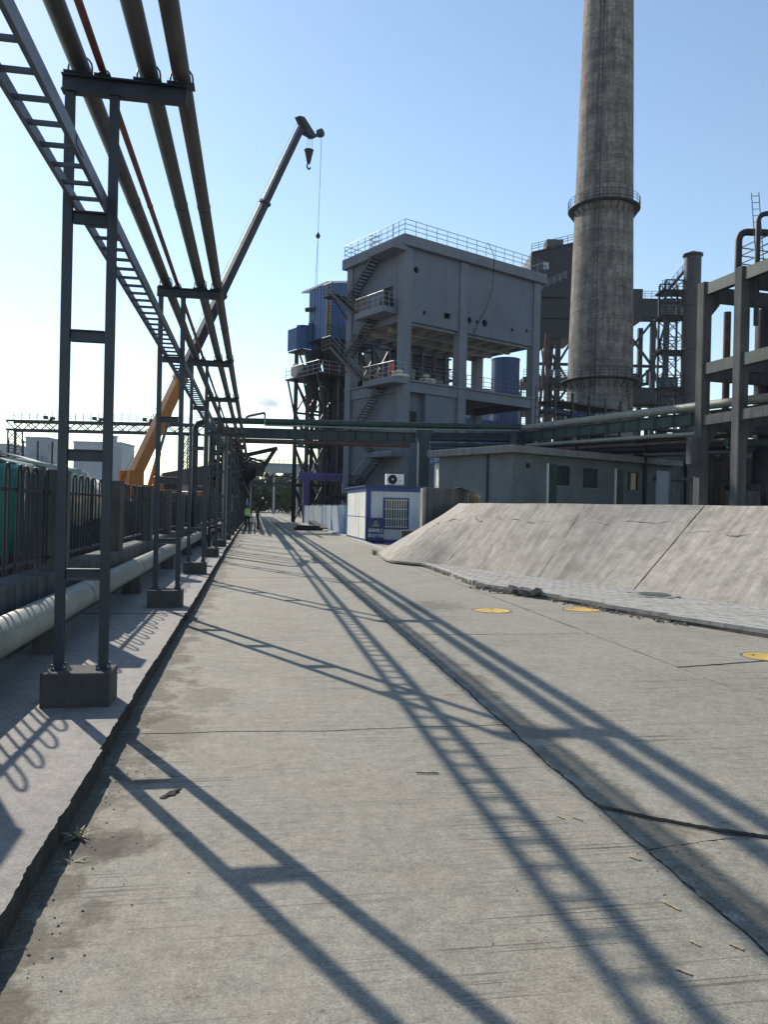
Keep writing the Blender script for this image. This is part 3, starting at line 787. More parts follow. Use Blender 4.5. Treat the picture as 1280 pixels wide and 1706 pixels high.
manhole(5.86, 8.04, 0.27, 'round yellow manhole cover at the end of a short crack')
t = thing('inspection_cover', 'grey green inspection cover in a chipped surround among paving blocks', 'manhole cover', (7.34, 13.36, 0.12), 0.4)
MB().lathe([(0.46, -0.03), (0.46, 0.0), (0.40, 0.012), (0.36, 0.004), (0.02, 0.004)], n=11).build('surround', 'conc', t)
MB().lathe([(0.30, 0.006), (0.30, 0.022), (0.02, 0.024)], n=28).build('lid', 'cover_grey', t)
b = MB()
for k in range(-5, 6):
    w = math.sqrt(max(0, 0.27 ** 2 - (k * 0.05) ** 2)); b.box(k * 0.05 - 0.008, k * 0.05 + 0.008, -w, w, 0.024, 0.03)
b.build('tread', 'cover_grey', t)

# ================================================================== LEFT SIDE: supports, pipes, tray
def make_support(label):
    """H-frame support: two posts, four ties, top beam with overhang, pad, clamps. Local origin on the pavement between the posts."""
    t = thing('pipe_support', label, 'pipe support', (0, 0, 0), 0, 'pipe supports along the kerb')
    for x in (-0.157, 0.157):
        MB().ibeam((x, 0, 0.26), (x, 0, 4.50), 0.066, 0.05, 0.008, up=(0, 1, 0)).build('post', 'steel', t)
        MB().box(x - 0.045, x + 0.045, -0.055, 0.055, 0.249, 0.262).build('foot_plate', 'steel', t)
    bt = MB().tube((0, 0, 0), (0, 0, 0.03), 0.008, 6).mesh('bolt', 'galv')
    for x in (-0.195, -0.119, 0.119, 0.195):
        for y in (-0.042, 0.042): inst('bolt', bt, t, (x, y, 0.262))
    for z in (0.95, 1.83, 2.71, 3.58):
        MB().ibeam((-0.12, 0, z), (0.12, 0, z), 0.06, 0.085, 0.009).build('tie', 'steel', t)
    MB().ibeam((-0.215, 0, 4.555), (0.675, 0, 4.555), 0.085, 0.125, 0.012).build('top_beam', 'steel', t)
    MB().box(-0.25, 0.235, -0.16, 0.16, -0.02, 0.25).build('pad', 'conc_base', t, bevel=0.012)
    for x, r in ((-0.0975, 0.072), (0.0725, 0.028), (0.3925, 0.072), (0.6325, 0.070)):
        pts = [(x - r - 0.012, 0.03, 4.62)] + [(x + (r + 0.012) * math.cos(a), 0.03, 4.62 + r + 0.012 + (r + 0.012) * math.sin(a)) for a in [math.pi - k * math.pi / 8 for k in range(9)]] + [(x + r + 0.012, 0.03, 4.62)]
        MB().path(pts, 0.007, 6).build('u_bolt', 'steel', t)
        MB().box(x - r - 0.03, x + r + 0.03, -0.05, 0.05, 4.621, 4.635).build('saddle', 'steel', t)
    return t
proto = make_support('dark steel pipe support with concrete pad, largest by the broken pavement edge')
sup_y = [6.02, 11.6, 17.2, 23.0, 28.8, 34.6, 40.4, 46.2, 52.0, 58, 64, 70, 76, 82, 88]
ordn = ['first', 'second', 'third', 'fourth', 'fifth', 'sixth', 'seventh', 'eighth', 'ninth', 'tenth', 'eleventh', 'twelfth', 'thirteenth', 'fourteenth', 'fifteenth']
for i, y in enumerate(sup_y):
    o = proto if i == 0 else copy_tree(proto)
    o.location = (-1.2475, y, 0.12)
    tag(o, 'dark steel pipe support on its concrete pad, ' + ordn[i] + ' from the weeds')
zb = 0.12 + 4.635
for x, r, m, nm, lab, n in ((-1.345, 0.068, 'pipe_grey', 'overhead_pipe', 'grey olive pipe resting over the support posts beside the thin red pipe', 16), (-1.175, 0.028, 'pipe_red', 'overhead_pipe', 'thin dark red pipe on the support beams', 10),
                       (-0.855, 0.070, 'pipe_grey', 'overhead_pipe', 'grey olive pipe on the overhanging beam, inner of the pair', 16), (-0.615, 0.068, 'pipe_brown', 'overhead_pipe', 'dark brownish pipe at the outer end of the beams', 16)):
    t = thing(nm, lab, 'pipe', (x, 0, zb + r), 0)
    b = MB(); y = -9.0
    secs = [-9, -3.2, 2.8, 8.6, 14.4, 20.2, 26, 32, 38, 44, 50, 56, 62, 74, 92]
    for a, c in zip(secs[:-1], secs[1:]):
        MB().tube((0, a, 0), (0, c, 0), r, n, cap=False).build('pipe_length', m, t, smooth=True)
    wl = MB().tube((0, -0.012, 0), (0, 0.012, 0), r + 0.004, n).mesh('weld', m)
    for a in secs[1:-1]: inst('weld', wl, t, (0, a, 0))
# ladder tray
t = thing('cable_tray', 'galvanised ladder cable tray running through the support frames', 'cable tray', (-1.2475, 0, 3.775))
y0t, y1t = -6.0, 34.5
rl = MB().box(-0.006, 0.006, y0t, y1t, 0, 0.10).box(-0.006, 0.022, y0t, y1t, -0.005, 0.001)
rl.build('side_rail', 'galv', t).location = (-0.112, 0, 0)
rl2 = MB().box(-0.006, 0.006, y0t, y1t, 0, 0.10).box(-0.022, 0.006, y0t, y1t, -0.005, 0.001)
rl2.build('side_rail', 'galv', t).location = (0.112, 0, 0)
rm = MB().box(-0.105, 0.105, -0.016, 0.016, 0.012, 0.034).mesh('rung', 'galv')
for i in range(int((y1t - y0t) / 0.28)):
    inst('rung', rm, t, (0, y0t + 0.14 + 0.28 * i, 0))
jn = MB().box(-0.012, -0.007, -0.09, 0.09, 0.02, 0.08).mesh('splice_plate', 'galv')
for yy in (1.0, 5.1, 11.0, 17.0, 23, 29):
    inst('splice_plate', jn, t, (-0.112, yy, 0)); inst('splice_plate', jn, t, (0.131, yy, 0))
t = thing('cable_duct', 'covered grey cable duct carrying on from the ladder tray', 'cable duct', (-1.2475, 34.6, 3.76))
MB().box(-0.13, 0.13, 0, 30, 0, 0.13).build('trough', 'steel', t)
MB().box(-0.14, 0.14, 0, 30, 0.132, 0.142).build('cover', 'galv', t)
# fat wrapped pipe near the ground
t = thing('ground_pipe', 'thick pale lagged pipe on low stools in front of the fence', 'pipe', (-1.98, 0, 0.52))
segs = [-3, 1.2, 5.4, 9.5, 13.6, 17.8, 22, 26.2, 30.4, 36, 42, 50, 60, 74]
for a, c in zip(segs[:-1], segs[1:]):
    MB().tube((0, a + 0.004, 0), (0, c - 0.004, 0), 0.15, 24, cap=False).build('lagging', 'pipe_pale', t, smooth=True)
bm_ = MB().tube((0, -0.025, 0), (0, 0.025, 0), 0.153, 24).mesh('band', 'galv')
for a in segs[1:-1]: inst('band', bm_, t, (0, a, 0))
st_ = MB().box(-0.14, 0.14, -0.1, 0.1, -0.47, -0.13).mesh('stool', 'conc_dark')
for k in range(14): inst('stool', st_, t, (0, 2.9 + 5.2 * k, 0))

# ------------------------------------------------------------------ boundary fence
FX = -2.42
fen = thing('boundary_fence', 'dark steel bar fence with hooped tops between concrete pillars on a low wall', 'fence', (FX, 0, 0))
for k in range(19):
    y0 = 0.07 + 3.95 * k
    MB().box(-0.20, 0.15, y0 + 0.01, y0 + 3.94, 0.0, 0.80 + rnd(0.006)).build('plinth', 'conc_dark', fen, bevel=0.01)
pil = MB().box(-0.16, 0.16, -0.18, 0.18, 0.795, 1.95).box(-0.17, 0.17, -0.19, 0.19, 1.95, 1.985).mesh('pillar', 'conc_dark')
pil_y = [2.02 + 3.95 * k for k in range(19)]
for y in pil_y: inst('pillar', pil, fen, (0, y, 0), (0, 0, rnd(0.02)))
BS = 0.178
hk = [(0, -BS / 2, 0.86), (0, -BS / 2, 1.87)] + [(0, -BS / 2 * math.cos(a), 1.87 + 0.105 * math.sin(a)) for a in [k * math.pi / 8 for k in range(1, 8)]] + [(0, BS / 2, 1.87), (0, BS / 2, 0.86)]
barm = MB().path(hk, 0.0125, 6).mesh('bar', 'steel_dark')
farb = MB(); cnt = 0
for a, c in zip(pil_y[:-1], pil_y[1:]):
    ra = MB().box(-0.018, 0.018, a + 0.18, c - 0.18, 0.93, 0.965).build('lower_rail', 'steel_dark', fen)
    rb_ = MB().box(-0.018, 0.018, a + 0.18, c - 0.18, 1.70, 1.735).build('upper_rail', 'steel_dark', fen)
    n = 10
    for i in range(n):
        y = a + 0.19 + (c - a - 0.38) * (i + 0.5) / n
        if a < 1.0 or cnt >= 300: farb.path([(p[0], y + p[1], p[2]) for p in hk], 0.0125, 5)
        else: inst('bar', barm, fen, (0, y, 0), (rnd(0.006), rnd(0.015), rnd(0.1))); cnt += 1
farb.build('bars', 'steel_dark', fen, kind='stuff')

# sheets and boards on and behind the fence
def drape(name, m, label, cat, ys, prof, wav=0.03, ny=40, seed=1, group=None, fold=9.0):
    """prof: list of (x,z); swept along Y with folds, thickness by solidify"""
    rg = random.Random(seed); ph = [rg.uniform(0, 6.28) for _ in range(6)]
    n = len(prof); b = MB(); vs = []; fs = []
    for i in range(ny + 1):
        y = ys[0] + (ys[1] - ys[0]) * i / ny
        for j, (x, z) in enumerate(prof):
            w = wav * (math.sin(y * fold + ph[0] + j * 0.25) + 0.6 * math.sin(y * fold * 2.3 + ph[1] + j * 0.4))
            w2 = wav * (math.sin(y * 3.1 + ph[2] + j) + 0.5 * math.sin(y * 7.7 + ph[3] - j * 0.5))
            vs.append((x + w, y, z + w2 * (0.5 if j else 1.2)))
    for i in range(ny):
        for j in range(n - 1):
            a = i * n + j; fs.append((a, a + 1, a + n + 1, a + n))
    o = b.add(vs, fs).build(name, m, None, smooth=True)
    s = o.modifiers.new('thick', 'SOLIDIFY'); s.thickness = 0.006
    return tag(o, label, cat, group)
drape('tarpaulin', 'teal_tarp', 'teal green tarpaulin hanging behind the fence bars', 'tarpaulin', (8.9, 10.35), [(-2.88, 0.98), (-2.875, 1.3), (-2.87, 1.55), (-2.88, 1.8), (-2.89, 2.0), (-2.95, 2.07)], 0.016, 60, 2)
drape('tarpaulin', 'pale_tarp', 'pale faded tarpaulin roof sloping back above the teal one', 'tarpaulin', (8.9, 14.5), [(-2.92, 2.05), (-3.0, 2.10), (-3.4, 2.16), (-4.2, 2.22), (-5.2, 2.25)], 0.025, 60, 3, fold=4)
drape('cloth_sheet', 'white_cloth', 'off white cloth sheet tied inside the fence bars', 'sheet', (11.35, 13.55), [(-2.50, 1.36), (-2.50, 1.5), (-2.50, 1.62), (-2.50, 1.755)], 0.008, 30, 4)
drape('tarpaulin', 'pale_tarp', 'small rumpled tarpaulin heap behind the second fence bay', 'tarpaulin', (11.2, 13.9), [(-2.7, 1.3), (-2.72, 1.9), (-2.85, 2.12), (-3.3, 2.2), (-4, 2.1)], 0.03, 30, 6, fold=5)
for i, (a, c, z1, lab) in enumerate([(10.4, 11.5, 1.97, 'grey weathered board leaning behind the first fence bay'), (22.5, 24.3, 2.02, 'tall grey board leaning behind the fence, beside the second leaning board'), (25.2, 27.9, 1.93, 'wide grey board leaning behind the fence, past the tall board'), (30.2, 33.5, 1.95, 'long grey board wall beyond the leaning boards')]):
    b = MB().corr((-2.86, a), (-2.86, c), 0.05, z1, 0.22, 0.02, 0.012)
    b.build('board', 'board', label=lab, cat='board')
# ================================================================== YARD BEHIND THE FENCE
t = thing('arched_shelter', 'arched sheet metal shelter roof showing above the fence', 'shelter', (-7.35, 21.5, 0.04))
n = 22
for k, m in ((0, 'arch_sheet'), (1, 'steel_dark'), (2, 'arch_sheet'), (3, 'arch_sheet'), (4, 'arch_sheet')):
    y0, y1 = k * 2.2, k * 2.2 + 2.18
    if k == 1: y1 = y0 + 1.0
    b = MB()
    def f(a, c, y0=y0, y1=y1):
        th = math.pi * a; return (2.6 * math.cos(th), y0 + (y1 - y0) * c, 1.15 + 1.75 * math.sin(th) - 0.03 * y0)
    o = b.grid(f, n, 2).build('roof_sheet', m, t, smooth=True)
    s = o.modifiers.new('thick', 'SOLIDIFY'); s.thickness = 0.02
for x in (-2.55, 2.55):
    for y in (0.2, 5.5, 10.7): MB().tube((x, y, 0), (x, y, 1.15), 0.05, 8).build('post', 'steel_dark', t)

for i, (y0, y1, h_, x_) in enumerate([(11.8, 21.0, 1.55, -5.2), (21.5, 33.0, 1.65, -5.0), (33.6, 50, 1.7, -5.0)]):  # added dark mounds that darken the view through the fence bars
    r_ = random.Random(60 + i); ph = [r_.uniform(0, 6) for _ in range(6)]
    def f(a, c_, y0=y0, y1=y1, h_=h_, ph=ph):
        y = y0 + (y1 - y0) * a; u_ = c_ * 2 - 1
        e_ = min(1, min(a, 1 - a) * 9)
        z = h_ * e_ * max(0, 1 - abs(u_) ** 2.6) * (1 + 0.10 * math.sin(y * 1.9 + ph[0]) + 0.06 * math.sin(y * 4.3 + ph[1] + u_ * 3))
        return (u_ * (1.55 + 0.12 * math.sin(y * 2.3 + ph[2])), y - y0, z)
    o = MB().grid(f, 60, 14).build('dark_mound', 'dark_in', None, smooth=True); o.location = (x_, y0, 0.04)
    tag(o, ['dark mound added behind the second fence bay to darken the gaps', 'long dark mound added beside the arched shelter to darken the gaps', 'dark mound added farthest along the fence toward the crane'][i], 'pile')

# gantry crane beyond
gx0, gx1, gy = -35.0, 6.0, 117.0
t = thing('gantry_crane', 'steel truss gantry crane with railed walkway above the yard', 'gantry crane', (gx0, gy, 0.0), R(-9.5))
Lg = 27.5
for y in (0, 2.2):
    MB().beam((0, y, 13.0), (Lg, y, 13.0), 0.25, 0.28).build('top_chord', 'steel_dark', t)
    MB().beam((0, y, 11.75), (Lg, y, 11.75), 0.25, 0.28).build('bottom_chord', 'steel_dark', t)
dm = {}
nb = 22
for y in (0, 2.2):
    for k in range(nb):
        x0 = Lg * k / nb; x1 = Lg * (k + 1) / nb
        p, q = ((x0, y, 12.9), (x1, y, 11.85)) if k % 2 == 0 else ((x0, y, 11.85), (x1, y, 12.9))
        MB().beam(p, q, 0.12, 0.12).build('diagonal', 'steel_dark', t)
railing(t, [(0, -0.2, 13.15), (Lg, -0.2, 13.15)], 1.15, 1.1, 'rail_dark', 0.03, 2)
railing(t, [(0, 2.4, 13.15), (Lg, 2.4, 13.15)], 1.15, 1.1, 'rail_dark', 0.03, 2)
for x in (0.2, 24.6):
    b = MB()
    for dx in (0, 1.15):
        for dy in (0.1, 2.1): b.beam((x + dx, dy, 0), (x + dx, dy, 11.62), 0.16, 0.16)
    b.build('leg', 'steel_dark', t)
    b = MB()
    for k in range(9):
        z0 = k * 1.29; z1 = z0 + 1.29
        for dy in (0.1, 2.1):
            b.beam((x, dy, z0), (x + 1.15, dy, z1), 0.08, 0.08); b.beam((x + 1.15, dy, z0), (x, dy, z1), 0.08, 0.08); b.beam((x, dy, z1), (x + 1.15, dy, z1), 0.08, 0.08)
    b.build('leg_lacing', 'steel_dark', t)
for x in (5.4, 12.3, 19.4):
    b = MB().box(x, x + 0.5, -0.45, 0.05, 13.3, 13.75).box(x + 0.95, x + 1.5, -0.45, 0.05, 13.2, 13.6).beam((x + 0.2, -0.2, 13.35), (x + 1.2, -0.2, 13.1), 0.15, 0.12)
    b.build('floodlight', 'steel_dark', t)

# far works buildings
def block(name, label, x0, x1, y, d, z1, m, extras=None, group=None):
    t = thing(name, label, 'building', ((x0 + x1) / 2, y, -0.16), R(-9.5))
    w = (x1 - x0) / 2
    MB().box(-w, w, 0, d, 0, z1).build('wall', m, t)
    MB().box(-w - 0.25, w + 0.25, -0.25, d + 0.25, z1, z1 + 0.5).build('parapet', m, t)
    return t
t = block('factory_tower', 'tall grey factory block with bracketed roof hut beside the gantry leg', -76.5, -69.0, 276, 10, 23.0, 'far_grey')
MB().box(3.7, 5.1, 0.5, 2.2, 19.4, 20.6).build('bracket', 'far_grey', t)
MB().box(-4.6, -3.0, 0.5, 2.5, 21.4, 22.0).box(-4.3, -3.9, 1, 1.4, 22, 23.6).box(-3.5, -3.2, 1, 1.4, 22, 23.8).build('roof_hut', 'far_grey', t)
MB().path([(4.1, 1, 15.5), (5.2, 1, 15.4), (8.0, 1, 8), (8, 1, 0)], 0.32, 8).build('duct', 'far_grey', t)
t = block('factory_hall', 'long low grey factory hall in front of the tall block', -90, -72.5, 268, 14, 16.8, 'far_grey')
for k in range(5): MB().box(-7.6 + k * 3.1, -6.2 + k * 3.1, -0.08, 0.05, 9.5, 11).build('window', 'glass', t)
block('factory_hall', 'grey factory hall with stepped pale roof left of the gantry leg', -100, -83.5, 285, 14, 21, 'far_pale')
t = block('factory_silo', 'pale concrete silo block with small roof hut behind the orange crane boom', -61, -45, 274, 14, 22.0, 'far_pale')
MB().box(1.6, 5.0, 2, 5, 22.5, 24.4).build('roof_hut', 'far_grey', t)
MB().box(1.2, 5.4, 1.8, 5.2, 24.4, 24.8).build('roof_hut_slab', 'far_grey', t)
MB().box(5.0, 8.3, -0.4, 0.0, 0, 21.0).build('stair_bay', 'far_grey', t)
# dark tanks and bits on the yard skyline
t = thing('transformer_bank', 'dark boxy transformer bank behind the arched shelter', 'transformer', (-22.5, 62, 0.04))
MB().box(0, 3.2, 0, 1.6, 0, 5.4).build('tank', 'steel_dark', t)
for k in range(6): MB().tube((0.3 + k * 0.5, 0.8, 5.4), (0.3 + k * 0.5, 0.8, 5.95), 0.09, 8).build('bushing', 'steel_dark', t)
for k in range(4): MB().tube((3.9 + k * 1.05, 0.8, 0), (3.9 + k * 1.05, 0.8, 6.2), 0.07, 6).build('mast', 'steel_dark', t)
t = thing('sheet_shed', 'low shed with grey sloping sheet roof beside the crane cab', 'shed', (-8.5, 78, 0.04), R(8))
MB().box(0, 5, 0, 16, 0, 3.6).build('wall', 'far_pale', t)
b = MB().add([(-0.5, -0.6, 3.6), (5.4, -0.6, 3.6), (5.4, 16.5, 3.6), (-0.5, 16.5, 3.6), (-0.5, -0.6, 4.6), (5.4, -0.6, 5.9), (5.4, 16.5, 5.9), (-0.5, 16.5, 4.6)], [(0, 1, 5, 4), (4, 5, 6, 7), (1, 2, 6, 5), (2, 3, 7, 6), (3, 0, 4, 7)])
b.build('roof', 'conc_dark', t)

# ------------------------------------------------------------------ mobile crane
pb = Vector((-9.68, 64.48, 3.7)); pt = Vector((3.95, 78.55, 40.2))
bd = (pt - pb).normalized(); bl = (pt - pb).length
hd = Vector((bd.x, bd.y, 0)).normalized(); az = math.atan2(hd.y, hd.x)
t = thing('mobile_crane', 'orange mobile crane with long raised dark telescopic boom', 'crane', (pb.x, pb.y, 0.04), az)
sl = math.atan2(bd.z, Vector((bd.x, bd.y)).length)
def bp_(s, off=0.0): return Vector((math.cos(sl) * s - math.sin(sl) * off, 0, pb.z - 0.04 + math.sin(sl) * s + math.cos(sl) * off))
upb = Vector((-math.sin(sl), 0, math.cos(sl)))
l1 = bl * 0.235
MB().beam(bp_(-0.9), bp_(l1), 0.78, 0.92, upb).build('boom_base_section', 'orange', t, bevel=0.05)
MB().beam(bp_(l1 - 0.15), bp_(l1 + 0.25), 0.86, 1.02, upb).build('boom_collar', 'orange', t)
MB().beam(bp_(l1 + 0.25), bp_(bl * 0.46), 0.66, 0.80, upb).build('boom_section', 'boom_dark', t, bevel=0.04)
MB().beam(bp_(bl * 0.46 - 0.2), bp_(bl * 0.46 + 0.15), 0.74, 0.9, upb).build('boom_collar', 'boom_dark', t)
MB().beam(bp_(bl * 0.46 + 0.15), bp_(bl * 0.735), 0.58, 0.70, upb).build('boom_section', 'boom_dark', t, bevel=0.04)
MB().beam(bp_(bl * 0.735 - 0.2), bp_(bl * 0.735 + 0.15), 0.70, 0.88, upb).build('boom_collar', 'boom_dark', t)
MB().beam(bp_(bl * 0.735 + 0.15), bp_(bl * 0.985), 0.52, 0.62, upb).build('boom_section', 'boom_dark', t, bevel=0.04)
hx = bp_(bl)
b = MB().add([hx + Vector(v) for v in [(-0.9, -0.35, 0.35), (-0.2, -0.35, 0.55), (1.5, -0.3, -0.35), (1.6, -0.3, -0.85), (0.4, -0.35, -0.9), (-0.9, 0.35, 0.35), (-0.2, 0.35, 0.55), (1.5, 0.3, -0.35), (1.6, 0.3, -0.85), (0.4, 0.35, -0.9)]],
             [(0, 1, 2, 3, 4), (9, 8, 7, 6, 5), (0, 5, 6, 1), (1, 6, 7, 2), (2, 7, 8, 3), (3, 8, 9, 4), (4, 9, 5, 0)])
b.build('boom_head', 'boom_dark', t)
MB().beam(hx + Vector((1.4, 0, -0.7)), hx + Vector((2.9, 0, 0.15)), 0.3, 0.32).build('jib_arm', 'boom_dark', t)
MB().tube(hx + Vector((2.75, -0.22, 0.2)), hx + Vector((2.75, 0.22, 0.2)), 0.42, 14).build('sheave', 'boom_dark', t)
MB().tube(hx + Vector((1.1, -0.2, -0.6)), hx + Vector((1.1, 0.2, -0.6)), 0.42, 14).build('sheave', 'boom_dark', t)
MB().tube(bp_(-0.5, 0.9), bp_(bl, 0.65), 0.018, 5).build('hoist_rope', 'black', t)
MB().tube(bp_(7.6, -0.4), Vector((1.5, 0, 2.7)), 0.12, 12).build('lift_cylinder', 'galv', t)
MB().tube(bp_(7.6, -0.4) * 0.42 + Vector((1.5, 0, 2.7)) * 0.58, Vector((1.5, 0, 2.7)), 0.19, 12).build('cylinder_barrel', 'orange', t)
hb = hx + Vector((1.0, 0, -2.35))
for dx, dy in ((-0.25, 0), (0.2, 0.1), (0.45, 0)):
    MB().tube(hb + Vector((dx, dy, 0)), hb + Vector((dx, dy, 1.5)), 0.02, 5).build('fall_rope', 'black', t)
b = MB().path([hb + Vector((0, 0, 0.1)), hb + Vector((0, 0, -0.25)), hb + Vector((0, 0, -0.7)), hb + Vector((0, 0, -1.15))], 0.5, 12, 0.2)
b.build('hook_block', 'black', t)
hkp = [hb + Vector((0.25 * math.sin(a) * 1.0, 0, -1.55 - 0.28 * math.cos(a) + 0.02)) for a in [math.pi + k * 0.42 for k in range(-1, 12)]]
MB().path([hb + Vector((0, 0, -1.1))] + hkp, 0.085, 8).build('hook', 'black', t)
jp = hx + Vector((2.95, 0, 0.0))
je = jp + Vector((-0.35, 0, -15.9)); jm = jp + (je - jp) * 0.655
MB().tube(jp, jm, 0.022, 5).build('whip_rope', 'black', t)
MB().lathe([(0.05, 0.35), (0.2, 0.12), (0.24, -0.05), (0.16, -0.25), (0.05, -0.3)], jm.x, jm.y, 12).build('headache_ball', 'black', t, smooth=True).location = (0, 0, jm.z)
for k in (-1, 1): MB().tube(jm + Vector((0, 0, -0.3)), je + Vector((0.15 * k, 0, 0.3)), 0.02, 5).build('sling', 'black', t)
# carrier
MB().box(-3.6, 2.8, -1.2, 1.2, 1.95, 3.1).build('superstructure', 'orange', t, bevel=0.08)
MB().box(-0.9, 0.5, 0.45, 0.7, 3.1, 4.2).box(-0.9, 0.5, -0.7, -0.45, 3.1, 4.2).build('boom_cheeks', 'orange', t)
MB().box(0.9, 2.9, -2.15, -1.22, 2.0, 3.8).build('operator_cab', 'orange', t, bevel=0.1)
MB().box(1.3, 2.6, -2.17, -1.2, 2.8, 3.55).build('cab_window', 'glass', t)
MB().box(-5.2, -3.62, -1.4, 1.4, 1.9, 3.3).build('counterweight', 'boom_dark', t)
MB().box(-6.5, 7.5, -1.25, 1.25, 1.0, 1.75).build('chassis', 'orange', t)
MB().box(5.6, 8.0, -1.3, 1.3, 1.0, 2.75).build('driving_cab', 'orange', t, bevel=0.15)
wm = MB().tube((0, -0.2, 0), (0, 0.2, 0), 0.6, 18).mesh('wheel', 'rubber')
for x in (-5, -3.4, 3.2, 4.8):
    for y in (-1.1, 1.1): inst('wheel', wm, t, (x, y, 0.6))

# ================================================================== FAR LEFT PIPE RACK over the kerb
t = thing('pipe_rack', 'dense dark steel pipe rack following the kerb under the bridge', 'pipe rack', (-3.0, 57, 0.0))
for k in range(11):
    y = k * 7.0
    for x in (0, 1.55): MB().ibeam((x, y, 0), (x, y, 7.2 if k < 4 else 6.4), 0.22, 0.22, 0.02, up=(0, 1, 0)).build('column', 'steel_dark', t)
    for z in (3.0, 4.2, 5.3, 6.3): MB().beam((-0.2, y, z), (2.2, y, z), 0.14, 0.18).build('cross_beam', 'steel_dark', t)
rg = random.Random(5)
for z in (3.18, 4.38, 5.48, 6.5):
    for x in (0.1, 0.45, 0.8, 1.15, 1.8, 2.1):
        if rg.random() < 0.15: continue
        r = rg.choice([0.06, 0.08, 0.11])
        MB().tube((x, -7, z + r), (x, 74, z + r), r, 8, cap=False).build('pipe', rg.choice(['pipe_rust', 'steel_dark', 'pipe_brown', 'steel_teal']), t)
for k in range(10):
    MB().beam((1.55, k * 7.0, 0.3), (1.55, k * 7 + 7, 3.0), 0.08, 0.08).build('brace', 'steel_dark', t)
# vertical pipe loops rising beside the fence
for i, (x, y, r, zt, m, lab) in enumerate([(-2.05, 27.0, 0.10, 4.45, 'steel_dark', 'thick dark pipe riser bending over behind the third frame'), (-1.72, 27.6, 0.055, 4.2, 'pipe_rust', 'thin rusty pipe riser next to the bent dark riser'), (-1.60, 28.4, 0.05, 4.6, 'steel_dark', 'slim dark riser between rusty and pale ones'), (-1.0, 31.2, 0.085, 4.35, 'pipe_pale', 'pale lagged vertical pipe standing by the fifth frame')]):
    pts = [(x, y, 0.1), (x, y, zt - 0.25), (x + 0.06, y + 0.05, zt - 0.08), (x + 0.25, y + 0.2, zt), (x + 0.6 if i == 0 else x + 0.3, y + 2.5, zt)]
    if i == 3: pts = [(x - 0.2, y, 0.1), (x - 0.2, y, zt)]
    MB().path(pts, r, 12).build('pipe_riser', m, smooth=True, label=lab, cat='pipe')
# more posts and low valves along the kerb
for i, y in enumerate((32.4, 37.2, 43.0, 49.2, 54.5)):
    t = thing('valve_station', 'small dark valve stand with hand wheels by the kerb, ' + ordn[i] + ' past the pale riser', 'valve', (-1.25, y, 0.12), 0, 'valve stands')
    MB().tube((0, 0, 0), (0, 0, 1.2), 0.06, 10).build('stem', 'steel_teal', t)
    MB().path([(-0.6, 0, 0.55), (0, 0, 0.75), (0.1, 0.8, 0.75)], 0.05, 8).build('branch_pipe', 'steel_dark', t)
    b = MB().path([(0.16 * math.cos(a), 0.16 * math.sin(a), 1.2) for a in [k * math.pi / 6 for k in range(13)]], 0.014, 6)
    b.beam((-0.16, 0, 1.2), (0.16, 0, 1.2), 0.02, 0.015).beam((0, -0.16, 1.2), (0, 0.16, 1.2), 0.02, 0.015)
    b.build('hand_wheel', 'galv', t)
    for z in (1.9, 2.6): MB().tube((-0.1, 0.3, 0), (-0.1, 0.3, z), 0.035, 8).build('sample_pipe', 'pipe_brown', t)
# platform hung over the road beyond the bridge
t = thing('overhead_platform', 'dark steel platform jutting over the road edge from the pipe rack', 'platform', (-0.9, 66, 0.0))
MB().box(-0.8, 1.7, 0, 22, 4.95, 5.1).build('deck', 'steel_dark', t)
for k in range(6):
    y = k * 4.3
    b = MB().beam((-1.2, y, 6.1), (1.7, y, 5.3), 0.16, 0.18).beam((-1.2, y, 3.3), (0.9, y, 4.95), 0.12, 0.14)
    b.build('bracket', 'steel_dark', t)
    MB().box(-0.9, -0.7, y, y + 0.2, 0, 6.5).build('column', 'steel_dark', t)
for x in (-0.3, 0.3, 0.9, 1.4): MB().tube((x, -1, 5.22), (x, 24, 5.22), 0.11, 8).build('pipe', 'pipe_rust', t)
t = thing('pipe_elbow_arm', 'bent dark pipe arm hanging below the bridge over the road', 'pipe', (0.0, 60, 0.0))
MB().beam((-1.5, 0, 5.3), (1.6, 0, 6.1), 0.22, 0.3).build('arm', 'steel_dark', t)
MB().beam((1.5, 0.5, 6.15), (0.6, 0.5, 4.7), 0.4, 0.3).build('hanger', 'steel_dark', t)
MB().beam((0.7, 0.5, 4.75), (-0.7, 0.5, 4.75), 0.35, 0.16).beam((-0.6, 0.5, 5.2), (0.9, 0.5, 5.2), 0.12, 0.08).build('tray', 'steel', t)

# ================================================================== PIPE BRIDGE ACROSS THE ROAD
t = thing('pipe_bridge', 'long teal steel pipe bridge crossing above the road', 'pipe bridge', (0, 56, 0))
MB().tube((-3.2, 0, 7.62), (20.0, 0, 7.98), 0.22, 20).build('main_pipe', 'steel_green', t, smooth=True)
MB().path([(0.55, -0.32, 8.15), (0.55, -0.32, 7.45), (0.62, -0.34, 7.38), (10, -0.34, 7.46), (19.5, -0.34, 7.72)], 0.06, 10).build('small_pipe', 'pipe_pale', t, smooth=True)
MB().path([(0.57, -0.32, 8.12), (0.47, -0.32, 8.25), (-0.6, -0.32, 7.98), (-0.72, -0.32, 7.9), (-0.72, -0.32, 7.6)], 0.09, 10).build('expansion_loop', 'pipe_grey', t, smooth=True)
MB().ibeam((-3.2, 0.05, 6.80), (11.6, 0.05, 6.93), 0.36, 0.72, 0.03).build('girder', 'steel_teal', t)
for k in range(12): MB().box(-2.5 + k * 1.2, -2.47 + k * 1.2, -0.14, 0.02, 6.5 + 0.0088 * k, 7.12 + 0.0088 * k).build('stiffener', 'steel_teal', t)
